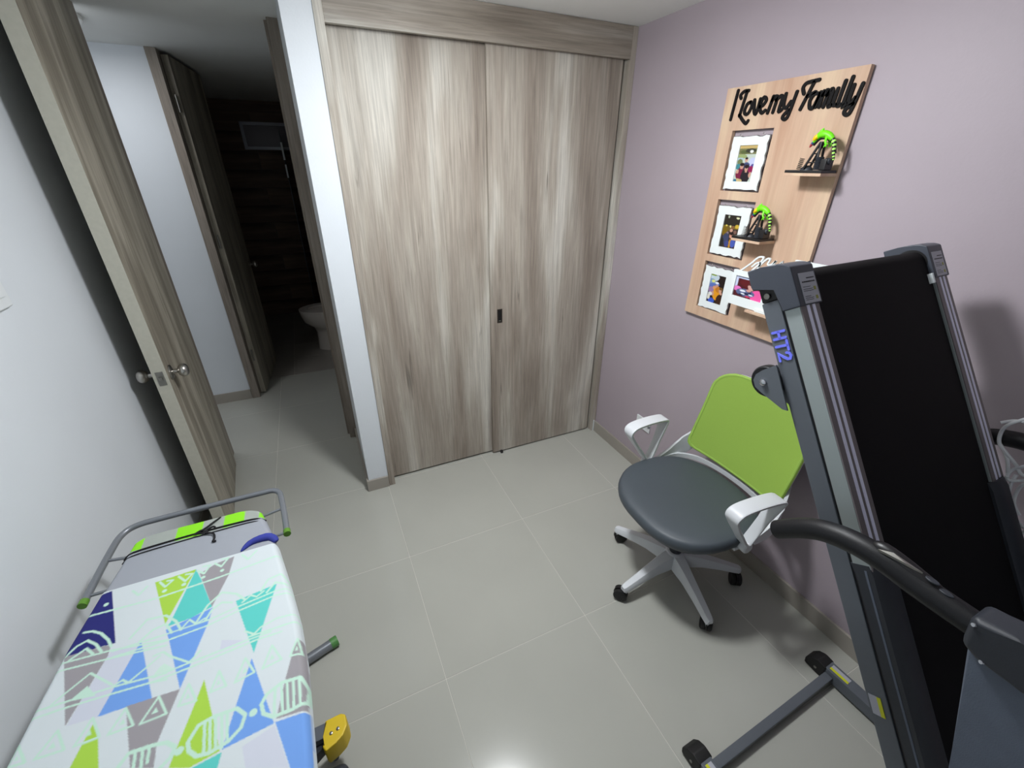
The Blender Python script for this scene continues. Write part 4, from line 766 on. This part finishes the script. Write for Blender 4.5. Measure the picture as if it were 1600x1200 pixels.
for s_ in (0, 1):
    u0, u1 = (0, RWd) if s_ == 0 else (DW-RWd, DW)
    dbox('side_rail', (u0, -.02, -.031), (u1, VL+.02, -.0015), M['alu'], .001, label='silver side rail of the running deck')
    dbox('rail_top', (u0+.001, -.02, -.0015), (u1-.001, VL+.01, .0005), M['railtop'])
    for q in (.36, .66):
        dbox('rail_stripe', (u0+RWd*q-.0042, -.02, .0003), (u0+RWd*q+.0042, VL+.008, .0016), M['stripe'])
    ui, uo = (.004, .044) if s_ == 0 else (DW-.044, DW-.004)
    dbox('frame_tube', (ui, -.03, -.076), (uo, 1.42, -.0385), M['steelgrey'], .003)
    dbox('gap_shade', (ui+.004, -.02, -.0385), (uo-.004, 1.4, -.031), M['black'])  # black strip paints the shade of the open slot between tube and rail
    dbox('tube_plug', (ui, -.060, -.074), (uo, -.03, -.038), M['black'], .003)
    # end cap: L shaped cover
    bm = B(); ua, ub = (-.006, .066) if s_ == 0 else (DW-.066, DW+.006)
    prof = [(-.104, -.081), (-.101, -.050), (-.096, -.020), (-.090, -.006), (-.082, .004), (-.003, .004), (-.003, -.033), (-.052, -.034), (-.061, -.080), (-.070, -.082)]
    A_ = [bm.verts.new(DM @ Vector((ua, v, w))) for v, w in prof]; B_ = [bm.verts.new(DM @ Vector((ub, v, w))) for v, w in prof]
    bm.faces.new(A_[::-1]); bm.faces.new(B_)
    for i in range(len(prof)): bm.faces.new((A_[i], A_[(i+1) % 10], B_[(i+1) % 10], B_[i]))
    bmesh.ops.bevel(bm, geom=list(bm.edges), offset=.003, segments=2, affect='EDGES', profile=.5)
    cap = finish('end_cap', bm, M['slate'], tr)
    # inner face: sloped shoulder and a flat black disc painting the shade of the roller recess
    bm = B(); q_ = (.064, .084) if s_ == 0 else (DW-.064, DW-.084)
    pp = [(q_[0], -.088, .002), (q_[0], -.008, .002), (q_[1], -.022, -.008), (q_[1], -.078, -.010)]
    f_ = [bm.verts.new(DM @ Vector(p)) for p in pp]; g_ = [bm.verts.new(DM @ Vector((p[0], p[1], -.012))) for p in pp]
    bm.faces.new(f_); bm.faces.new(g_[::-1])
    for i in range(4): bm.faces.new((f_[i], g_[i], g_[(i+1) % 4], f_[(i+1) % 4]))
    if s_ == 0: finish('cap_shoulder', bm, M['slate'], tr, smooth=False)
    else: bm.free()
    ue = ub if s_ == 0 else ua
    bm = B(); lathe(bm, [(.034, -.001), (.034, .0012)], axis_mtx(dk(ue, -.052, -.036), DX if s_ == 0 else -DX), 32); finish('recess_shade_disc', bm, M['black'], tr)
    # label on the cap: pale plate with rows of small print
    l0 = .010 if s_ == 0 else DW-.057
    lb = dbox('warning_label', (l0, -.066, .0042), (l0+.049, -.006, .0052), M['label'], label='grey warning label with small dark print')
    bm = B(); rr = random.Random(4)
    for j, (v_, wd_, th_) in enumerate(((-.056, .024, .0022), (-.049, .040, .0026), (-.0385, .024, .001), (-.034, .030, .001), (-.0305, .030, .001), (-.020, .018, .001), (-.0165, .026, .001), (-.013, .024, .001))):
        x_ = l0+.045-wd_ if j < 2 else l0+.004
        while wd_ > 0:
            q = min(wd_, rr.uniform(.002, .006)); box(bm, (x_, v_, .0052), (x_+q*.85, v_+th_, .0055), DM); x_ += q; wd_ -= q
    finish('small_print', bm, M['black'], lb, smooth=False)
    bm = B(); box(bm, (l0+.036, -.037, .0052), (l0+.043, -.030, .0055), DM); box(bm, (l0+.036, -.019, .0052), (l0+.043, -.012, .0055), DM); finish('hazard_mark', bm, mat('olive_mark', (150, 150, 70), .5), lb, smooth=False)
# rear roller recess + belt
bm = B(); sweep(bm, [dk(.070, -.055, -.030), dk(DW-.070, -.055, -.030)], .024, 24); finish('rear_roller', bm, M['belt'], tr)
dbox('running_belt', (.068, -.055, -.012), (DW-.062, VE-.1, -.006), M['belt'])
dbox('belt_underside', (.068, -.055, -.056), (DW-.062, VE-.1, -.050), M['belt'])
dbox('deck_board', (.060, -.02, -.048), (DW-.055, VE-.1, -.014), M['black'])
dbox('belt_guide', (DW-.078, -.016, -.006), (DW-.070, .008, .004), M['white'], .001)
# motor cover / lower side covers
for s_ in (0, 1):
    u0 = 0 if s_ == 0 else DW-.070
    bm = B(); prof = [(-.001, -.034), (-.001, -.004), (.016, .006), (.052, .006), (.070, -.004), (.070, -.034)]
    R_ = []
    for v in (VL, VL+.02, VL+.3, VE):
        lift = 0 if v == VL else .004
        R_.append([bm.verts.new(DM @ Vector((u0 + (a_ if s_ == 0 else .070-a_), v, b_+lift))) for a_, b_ in prof])
    for p, q in zip(R_[:-1], R_[1:]):
        for i in range(6): bm.faces.new((p[i], p[(i+1) % 6], q[(i+1) % 6], q[i]))
    bm.faces.new(R_[0][::-1]); bm.faces.new(R_[-1]); finish('lower_side_cover', bm, M['slate2'], tr)
dbox('motor_hood', (.03, 1.12, -.03), (DW-.03, VE+.02, .075), M['slate2'], .02)
dbox('ridge_highlight', (-.0016, VL+.01, -.013), (.0005, VE-.1, -.009), M['panel'])  # lighter strip puts the highlight of the cover's ridge into colour
st = dbox('side_sticker', (.0026, .775, -.070), (.0036, .815, -.050), M['label'], label='white and yellow warning sticker')
dbox('yellow_strip', (.0024, .775, -.056), (.0034, .815, -.049), M['yellow'], parent=st)
# HT2 lettering running down the frame tube
hv0 = .033; s2 = []
def hl(poly):
    return [(v*.922, w*.922) for v, w in poly]
gl = [[(.036, -.074), (.036, -.048)], [(.051, -.074), (.051, -.048)], [(.036, -.061), (.051, -.061)],
      [(.058, -.048), (.078, -.048)], [(.068, -.074), (.068, -.048)],
      [(.084, -.055), (.086, -.049), (.092, -.047), (.098, -.050), (.098, -.056), (.093, -.063), (.084, -.073), (.100, -.073)]]
for seti in ((0, 1, 2), (3, 4), (5,)):
    bm = B()
    for i in seti: ribbon(bm, hl(gl[i]), .0052, lambda v, w: dk(.0045, v, w), lambda v, w: dk(.0025, v, w), joints=6)
    finish('lettering', bm, M['blue'], tr, smooth=False, label='blue letters HT2' if seti[0] == 0 else None)
bm = B(); lathe(bm, [(.006, 0), (.006, .004), (.003, .005)], axis_mtx(dk(.0035, -.042, -.058), -DX), 14); finish('bolt', bm, M['steel'], tr)
# transport wheels on brackets
for s_ in (0, 1):
    uu = .010 if s_ == 0 else DW-.010; c_ = dk(uu, .129, -.108)
    bm = B(); lathe(bm, [(.006, -.011), (.031, -.011), (.034, -.007), (.034, .007), (.031, .011), (.006, .011)], axis_mtx(c_, DX), 32); finish('transport_wheel', bm, M['foam'], tr)
    for q in (-.0145, .0145):
        bm = B(); pts_ = [(.129+.020*math.cos(t), -.108+.020*math.sin(t)) for t in [PI*.95+k*PI*.95/8 for k in range(9)]]
        pts_ = [(.098, -.072), (.104, -.105), (.110, -.121), (.121, -.130), (.136, -.130), (.150, -.120), (.190, -.084), (.194, -.074)]
        prism(bm, pts_, lambda v, w: dk(uu+q-.0015, v, w), lambda v, w: dk(uu+q+.0015, v, w)); finish('wheel_bracket', bm, M['steelgrey'], tr, smooth=False)
    bm = B(); lathe(bm, [(.007, 0), (.007, .004), (.004, .006)], axis_mtx(dk(uu-.016, .129, -.108), -DX), 14); finish('bolt', bm, M['chrome'], tr)
# base frame on the floor
BR = Matrix.Translation((-.165, -1.70, 0)) @ Matrix.Rotation(.032, 4, 'Z')
def bbox(name, lo, hi, m, bevel=0, **kw):
    bm = B(); box(bm, lo, hi, BR, bevel); return finish(name, bm, m, kw.pop('parent', tr), smooth=bevel > 0, **kw)
for x_ in (0, -.632):
    bbox('base_rail', (x_-.022, -1.02, .012), (x_+.022, -.005, .058), M['steelgrey'], .003)
    bm = B()
    prof = [(-.03, .058), (.0, .063), (.022, .052), (.037, .028), (.034, .006), (-.02, 0), (-.03, .004)]
    A_ = [bm.verts.new(BR @ Vector((x_-.027, y, z))) for y, z in prof]; B_ = [bm.verts.new(BR @ Vector((x_+.027, y, z))) for y, z in prof]
    bm.faces.new(A_[::-1]); bm.faces.new(B_)
    for i in range(7): bm.faces.new((A_[i], A_[(i+1) % 7], B_[(i+1) % 7], B_[i]))
    bmesh.ops.bevel(bm, geom=list(bm.edges), offset=.005, segments=2, affect='EDGES', profile=.5); finish('rail_foot', bm, M['rubber'], tr)
    bm = B(); lathe(bm, [(.005, 0), (.005, .002)], BR @ axis_mtx((x_-.027, -.002, .026), (-1, 0, 0)), 12); finish('bolt', bm, M['steel'], tr)
    s3 = bbox('base_sticker', (x_-.013, -.095, .058), (x_+.012, -.035, .0588), M['label'], label='white and yellow warning sticker')
    bbox('yellow_strip', (x_-.013, -.095, .0588), (x_-.003, -.035, .0592), M['yellow'], parent=s3)
bbox('cross_bar', (-.61, -.058, .014), (-.022, -.030, .040), M['steelgrey'], .003)
bbox('front_cross_bar', (-.61, -1.01, .014), (-.022, -.97, .052), M['steelgrey'], .003)
# uprights, side panels, console arms and hand grips
def upright(xc, dy):
    bm = B(); prof = [(-2.006+dy, 1.06), (-2.068+dy, .841), (-2.20+dy, .36), (-2.285+dy, .058), (-2.46+dy, .058), (-2.37+dy, .36), (-2.29+dy, .841), (-2.25+dy, 1.06)]
    A_ = [bm.verts.new((xc-.022, y, z)) for y, z in prof]; B_ = [bm.verts.new((xc+.022, y, z)) for y, z in prof]
    bm.faces.new(A_[::-1]); bm.faces.new(B_)
    for i in range(8): bm.faces.new((A_[i], A_[(i+1) % 8], B_[(i+1) % 8], B_[i]))
    bmesh.ops.bevel(bm, geom=list(bm.edges), offset=.004, segments=2, affect='EDGES', profile=.5); finish('upright_panel', bm, M['panel'], tr)
    bm = B()
    prof = [(-1.992+dy, 1.118), (-1.999+dy, 1.066), (-2.02+dy, 1.056), (-2.50+dy, 1.04), (-2.50+dy, 1.14), (-2.04+dy, 1.126)]
    A_ = [bm.verts.new((xc-.034, y, z)) for y, z in prof]; B_ = [bm.verts.new((xc+.018, y, z)) for y, z in prof]
    bm.faces.new(A_[::-1]); bm.faces.new(B_)
    for i in range(6): bm.faces.new((A_[i], A_[(i+1) % 6], B_[(i+1) % 6], B_[i]))
    bmesh.ops.bevel(bm, geom=list(bm.edges), offset=.010, segments=3, affect='EDGES', profile=.5); finish('console_arm', bm, M['slate2'], tr)
    for (y, z) in ((-2.000, 1.108), (-2.026, 1.062)):
        bm = B(); lathe(bm, [(.0032, 0), (.0026, .002)], axis_mtx((xc-.034, y+dy, z), (-1, .4, .2)), 12); finish('screw', bm, M['chrome'], tr)
    g = bpy.data.objects
    P_ = smooth_path([(xc, -1.712+dy, 1.002), (xc, -1.752+dy, 1.043), (xc, -1.788+dy, 1.069), (xc, -1.83+dy, 1.084), (xc, -1.875+dy, 1.089), (xc, -1.93+dy, 1.085), (xc, -1.99+dy, 1.084), (xc, -2.03+dy, 1.085)], 5)
    n = len(P_); bm = B(); sweep(bm, P_, [.0185+.002*math.sin(PI*i/(n-1)) for i in range(n)], 20); grip = finish('hand_grip', bm, M['foam'], tr)
    # control pod on the grip with pulse plates and rocker
    bm = B(); sweep(bm, smooth_path([(xc+.002, -1.855+dy, 1.102), (xc+.002, -1.88+dy, 1.106), (xc+.002, -1.93+dy, 1.098), (xc+.002, -1.975+dy, 1.084)], 4), [.004, .009, .011, .012, .012, .012, .012, .012, .012, .012, .011, .008, .004], 14)
    pod = finish('control_pod', bm, M['black'], grip)
    bm = B(); 
    for q in (0, 1):
        pts_ = [(xc-.013, -1.868+dy, 1.111), (xc-.006, -1.885+dy, 1.1165), (xc-.003, -1.925+dy, 1.113), (xc-.009, -1.905+dy, 1.1145)]
    v_ = [bm.verts.new(p) for p in pts_]; u_ = [bm.verts.new((p[0], p[1], p[2]-.004)) for p in pts_]
    bm.faces.new(v_); bm.faces.new(u_[::-1])
    for i in range(4): bm.faces.new((v_[i], u_[i], u_[(i+1) % 4], v_[(i+1) % 4]))
    finish('pulse_plate', bm, M['nickel'], grip, smooth=False)
    for y in (-1.938, -1.957):
        bm = B(); lathe(bm, [(.0075, 0), (.0075, .002), (.006, .003)], Matrix.Translation((xc-.002, y+dy, 1.100+(y+1.938)*.28+.008)), 18, .7, 1.2); finish('rocker_button', bm, M['slate2'], grip)
upright(-.830, 0); upright(-.130, .028)
bm = B(); box(bm, (-.80, -2.52, 1.04), (-.16, -2.36, 1.12), None, .015); finish('console_body', bm, M['slate2'], tr)
bm = B(); box(bm, (-.62, -2.50, 1.118), (-.34, -2.39, 1.126), None, .003); finish('display', bm, M['black'], tr)
bm = B(); sweep(bm, [(-.81, -2.33, .17), (-.15, -2.31, .17)], .018, 16); finish('pivot_tube', bm, M['steelgrey'], tr)

# clear cable hanging in loops on the far grip
cb = thing('cable_bundle', (-.16, -1.86, .79), 'tangled clear white cable hanging in loops on the far treadmill grip', 'cable')
for l in CAB:
    bm = B(); sweep(bm, smooth_path(l, 6), .0038, 8); finish('cable_loop', bm, M['cable'], cb)

# ================================================================= IRONING BOARD
ib = thing('ironing_board', (-2.02, -1.35, 0), 'ironing board with patterned cover over grey pad, by the left wall', 'ironing board')
ZB = .748
# plan outline: rows (y, left x, right x)
OUT = [(-.860, -2.165, -1.925), (-.864, -2.185, -1.905), (-.876, -2.200, -1.885), (-.91, -2.205, -1.874), (-.95, -2.210, -1.862), (-1.038, -2.224, -1.838), (-1.18, -2.242, -1.808), (-1.30, -2.249, -1.786), (-1.41, -2.254, -1.774), (-1.60, -2.256, -1.766), (-1.72, -2.248, -1.772), (-1.84, -2.222, -1.800), (-1.93, -2.17, -1.85), (-1.98, -2.11, -1.905), (-2.0, -2.05, -1.96)]
oy = np.array([o[0] for o in OUT])[::-1]; ol_ = np.array([o[1] for o in OUT])[::-1]; or_ = np.array([o[2] for o in OUT])[::-1]
def board_sheet(name, y0, y1, ny, nx, ztop, zedge, colfn, grow=0.0):
    Y = np.linspace(y0, y1, ny+1); V = []; XY = []
    for y in Y:
        xl = np.interp(y, oy, ol_)-grow; xr = np.interp(y, oy, or_)+grow
        for i in range(nx+1):
            t = i/nx; x = xl+(xr-xl)*t; e = min(t, 1-t)*(xr-xl)
            k = min(1, e/.016); z = zedge + (ztop-zedge)*math.sqrt(max(0, 1-(1-k)**2))
            V.append((x, y, z)); XY.append((x, y))
    bm = B(); vv = [bm.verts.new(p) for p in V]
    for j in range(ny):
        for i in range(nx):
            a = j*(nx+1)+i; bm.faces.new((vv[a], vv[a+1], vv[a+nx+2], vv[a+nx+1]))
    o = finish(name, bm, M['fabric_print'], ib)
    XYa = np.array(XY); cols = sum(colfn(XYa + np.array(d)) for d in ((-.0006, -.0005), (.0006, -.0005), (-.0006, .0005), (.0006, .0005)))/4; at = o.data.color_attributes.new('print', 'FLOAT_COLOR', 'POINT'); at.data.foreach_set('color', cols.astype(np.float32).ravel())
    return o
def inpoly(P, poly):
    x, y = P[:, 0], P[:, 1]; c = np.zeros(len(P), bool); n = len(poly)
    for i in range(n):
        x1, y1 = poly[i]; x2, y2 = poly[(i+1) % n]
        cond = ((y1 > y) != (y2 > y)); 
        with np.errstate(divide='ignore', invalid='ignore'): xi = (x2-x1)*(y-y1)/(y2-y1+1e-12)+x1
        c ^= cond & (x < xi)
    return c
def dseg(P, a, b):
    a = np.array(a); b = np.array(b); d = b-a; t = np.clip(((P-a) @ d)/max(d @ d, 1e-12), 0, 1); return np.hypot(*(P-a-t[:, None]*d).T)
PC = {'navy': (40, 42, 112), 'gray': (152, 148, 152), 'blue': (112, 156, 222), 'lime': (166, 206, 74), 'teal': (92, 198, 190), 'mint': (190, 222, 205), 'lav': (200, 204, 216), 'pmint': (196, 222, 208)}
def cover_cols(XY):
    n = len(XY); c = np.ones((n, 4)); c[:, :3] = lin((206, 214, 217))
    base = XY.copy()
    far = base[:, 1] < -1.42 - (base[:, 0]+2.25)/.49*.21; base[far, 1] += .38
    for k, poly in PAT['polys']: 
        if k == 'mint': continue
        c[inpoly(base, poly), :3] = lin(PC[k])
    for k, poly in PAT['polys']:
        if k == 'mint': c[inpoly(base, poly), :3] = lin(PC[k])
    for w, ln in PAT['lines']:
        arr = np.array(ln); lo = arr.min(0)-.01; hi = arr.max(0)+.01
        m_ = np.where(((base > lo) & (base < hi)).all(1))[0]
        if len(m_) == 0: continue
        d = np.full(len(m_), 9.)
        for a, b in zip(ln[:-1], ln[1:]): d = np.minimum(d, dseg(base[m_], a, b))
        c[m_[d < w], :3] = lin(PC['mint'])
    for r_, p in PAT['dots']:
        c[np.hypot(base[:, 0]-p[0], base[:, 1]-p[1]) < r_, :3] = lin(PC['mint'])
    return c
def pad_cols(XY):
    n = len(XY); c = np.ones((n, 4)); c[:, :3] = lin((156, 160, 168))
    x, y = XY[:, 0], XY[:, 1]
    edge = -.912 - .004*np.cos((x+2.04)/.17*PI) 
    strip = y > edge
    t = (x+2.205)/.33
    lime = strip & (((t > .00) & (t < .10)) | ((t > .33) & (t < .52)) | ((t > .68) & (t < .84)) | (t > .955))
    c[strip, :3] = lin((160, 166, 160)); c[lime, :3] = lin((140, 222, 40))
    return c
board_sheet('pad_cover', -.860, -1.06, 80, 170, ZB-.004, ZB-.028, pad_cols)
board_sheet('printed_cover', -1.037, -2.0, 520, 270, ZB, ZB-.034, cover_cols, .0015)
# board body under the covers
bm = B(); outl = [(l, y) for y, l, r in OUT] + [(r, y) for y, l, r in OUT[::-1]]
prism(bm, [(x, y) for x, y in outl], lambda a, b: Vector((a*.985-.03, b, ZB-.05)), lambda a, b: Vector((a*.985-.03, b, ZB-.022))); finish('board_core', bm, M['tube'], ib, smooth=False)
# elastic cords and knot
def on_top(pts): return [(x, y, ZB-.001) for x, y in pts]
bm = B(); sweep(bm, smooth_path([(-2.207, -.925, ZB-.014), (-2.185, -.917, ZB-.002), (-2.10, -.911, ZB-.001), (-2.03, -.909, ZB-.001), (-1.95, -.910, ZB-.001), (-1.895, -.913, ZB-.003), (-1.872, -.918, ZB-.016)], 4), .0022, 8); finish('elastic_cord', bm, M['cord'], ib)
bm = B(); sweep(bm, smooth_path([(-2.208, -.938, ZB-.014), (-2.185, -.930, ZB-.002), (-2.10, -.924, ZB-.002), (-2.0, -.921, ZB-.002), (-1.90, -.922, ZB-.003), (-1.872, -.93, ZB-.016)], 4), .0014, 8); finish('elastic_cord', bm, M['cord'], ib)
bm = B()
for pts_ in ([(-2.038, -.912, ZB+.002), (-2.02, -.900, ZB+.003), (-2.008, -.886, ZB+.002), (-1.992, -.862, ZB-.004)],
             [(-2.045, -.915, ZB+.003), (-2.03, -.922, ZB+.005), (-2.015, -.918, ZB+.003), (-2.03, -.908, ZB+.004), (-2.045, -.915, ZB+.003)],
             [(-2.025, -.916, ZB+.003), (-2.005, -.905, ZB+.004), (-1.998, -.908, ZB+.002)],
             [(-2.02, -.922, ZB+.003), (-2.0, -.932, ZB+.002), (-1.995, -.95, ZB), (-1.998, -.962, ZB), (-1.99, -.963, ZB)]):
    sweep(bm, smooth_path(pts_, 4), .0026, 8)
finish('cord_knot', bm, M['cord'], ib)
bm = B(); sweep(bm, smooth_path([(-1.925, -1.030, ZB-.003), (-1.905, -1.012, ZB+.0), (-1.88, -1.006, ZB+.001), (-1.855, -1.008, ZB-.002), (-1.842, -1.022, ZB-.012)], 4), [.002, .004, .006, .007, .008, .008, .009, .009, .010, .010, .011, .011, .011, .011, .011, .010, .008][:17], 10); finish('cover_hem', bm, M['navy'], ib, label='navy hem bunched at the cover corner')
# iron-rest frame and supports
ZF = .722
bm = B(); P_ = smooth_path([(-2.264, -1.022, ZF), (-2.262, -.95, ZF), (-2.258, -.86, ZF), (-2.250, -.80, ZF), (-2.222, -.772, ZF+.001), (-2.16, -.766, ZF+.001), (-2.0, -.766, ZF+.002), (-1.90, -.766, ZF+.002), (-1.862, -.768, ZF+.002), (-1.843, -.785, ZF), (-1.836, -.82, ZF), (-1.826, -.90, ZF), (-1.819, -.975, ZF)], 6)
sweep(bm, P_, .0085, 14); finish('rest_frame', bm, M['tube'], ib)
for a_, b_ in (((-2.264, -1.018, ZF), (-2.2645, -1.034, ZF)), ((-1.819, -.972, ZF), (-1.8175, -.988, ZF))):
    bm = B(); sweep(bm, [a_, b_], .0098, 14); finish('end_cap', bm, M['capgreen2'], ib)
for p in (((-2.259, -.892, ZF), (-2.16, -.905, ZF-.005)), ((-2.263, -1.006, ZF), (-2.16, -1.0, ZF-.005)), ((-1.832, -.868, ZF), (-1.93, -.885, ZF-.005)), ((-1.820, -.98, ZF), (-1.92, -.985, ZF-.005))):
    bm = B(); sweep(bm, list(p), .004, 8); finish('support_wire', bm, M['tube'], ib)
# crossed legs
bm = B(); sweep(bm, [(-2.13, -.965, .021), (-1.812, -.868, .021)], .0185, 18); finish('foot_bar', bm, M['tube'], ib)
bm = B(); sweep(bm, [(-1.816, -.8695, .021), (-1.792, -.862, .021)], .0200, 18); finish('foot_cap', bm, M['capgreen'], ib)
bm = B(); sweep(bm, [(-2.127, -.964, .021), (-2.15, -.971, .021)], .0200, 18); finish('foot_cap', bm, M['capgreen'], ib)
for q in (-.03, .03):
    bm = B(); sweep(bm, [(-1.99+q, -.925, .03), (-2.0+q, -1.72, ZB-.052)], .013, 14); finish('leg', bm, M['tube'], ib)
    bm = B(); sweep(bm, [(-2.02+q, -1.80, .03), (-2.0+q, -1.06, ZB-.052)], .013, 14); finish('leg', bm, M['tube'], ib)
bm = B(); sweep(bm, [(-2.20, -1.80, .021), (-1.84, -1.80, .021)], .0185, 18); finish('foot_bar', bm, M['tube'], ib)

# ================================================================= YELLOW FOOTED FOLDED STOOL UNDER THE BOARD
ys_ = thing('folded_step_stool', (-1.86, -1.33, 0), 'grey folded step stool with a yellow foot, half under the ironing board', 'step stool')
bm = B(); box(bm, (-2.10, -1.274, .165), (-1.822, -1.234, .19), None, .003); finish('side_rail', bm, M['steelgrey'], ys_)
bm = B(); sweep(bm, [(-2.10, -1.40, .10), (-1.83, -1.265, .150)], .02, sec=[(-1, -.7), (1, -.7), (1, .7), (-1, .7)]); finish('side_rail', bm, M['slate2'], ys_, smooth=False)
bm = B(); prof = [(-1.828, -1.230), (-1.782, -1.228), (-1.769, -1.236), (-1.767, -1.268), (-1.780, -1.290), (-1.80, -1.302), (-1.830, -1.312), (-1.838, -1.296), (-1.828, -1.272)]
prism(bm, prof, lambda a, b: Vector((a, b, .118)), lambda a, b: Vector((a, b, .194)))
bmesh.ops.bevel(bm, geom=list(bm.edges), offset=.006, segments=2, affect='EDGES', profile=.5); finish('yellow_foot', bm, M['capyellow'], ys_)
for (x_, y_) in ((-1.812, -1.272), (-1.793, -1.268)):
    bm = B(); lathe(bm, [(.005, 0), (.005, .0015), (.003, .003)], Matrix.Translation((x_, y_, .194)), 12); finish('rivet', bm, M['nickel'], ys_)
bm = B(); box(bm, (-2.12, -1.54, .10), (-1.780, -1.332, .155), None, .022, 4); finish('step_tread', bm, M['slate2'], ys_)
for x_ in (-2.08, -1.83):
    for y_ in (-1.24, -1.45):
        bm = B(); sweep(bm, [(x_, y_, 0), (x_, y_, .13)], .012, 12); finish('leg', bm, M['steelgrey'], ys_)
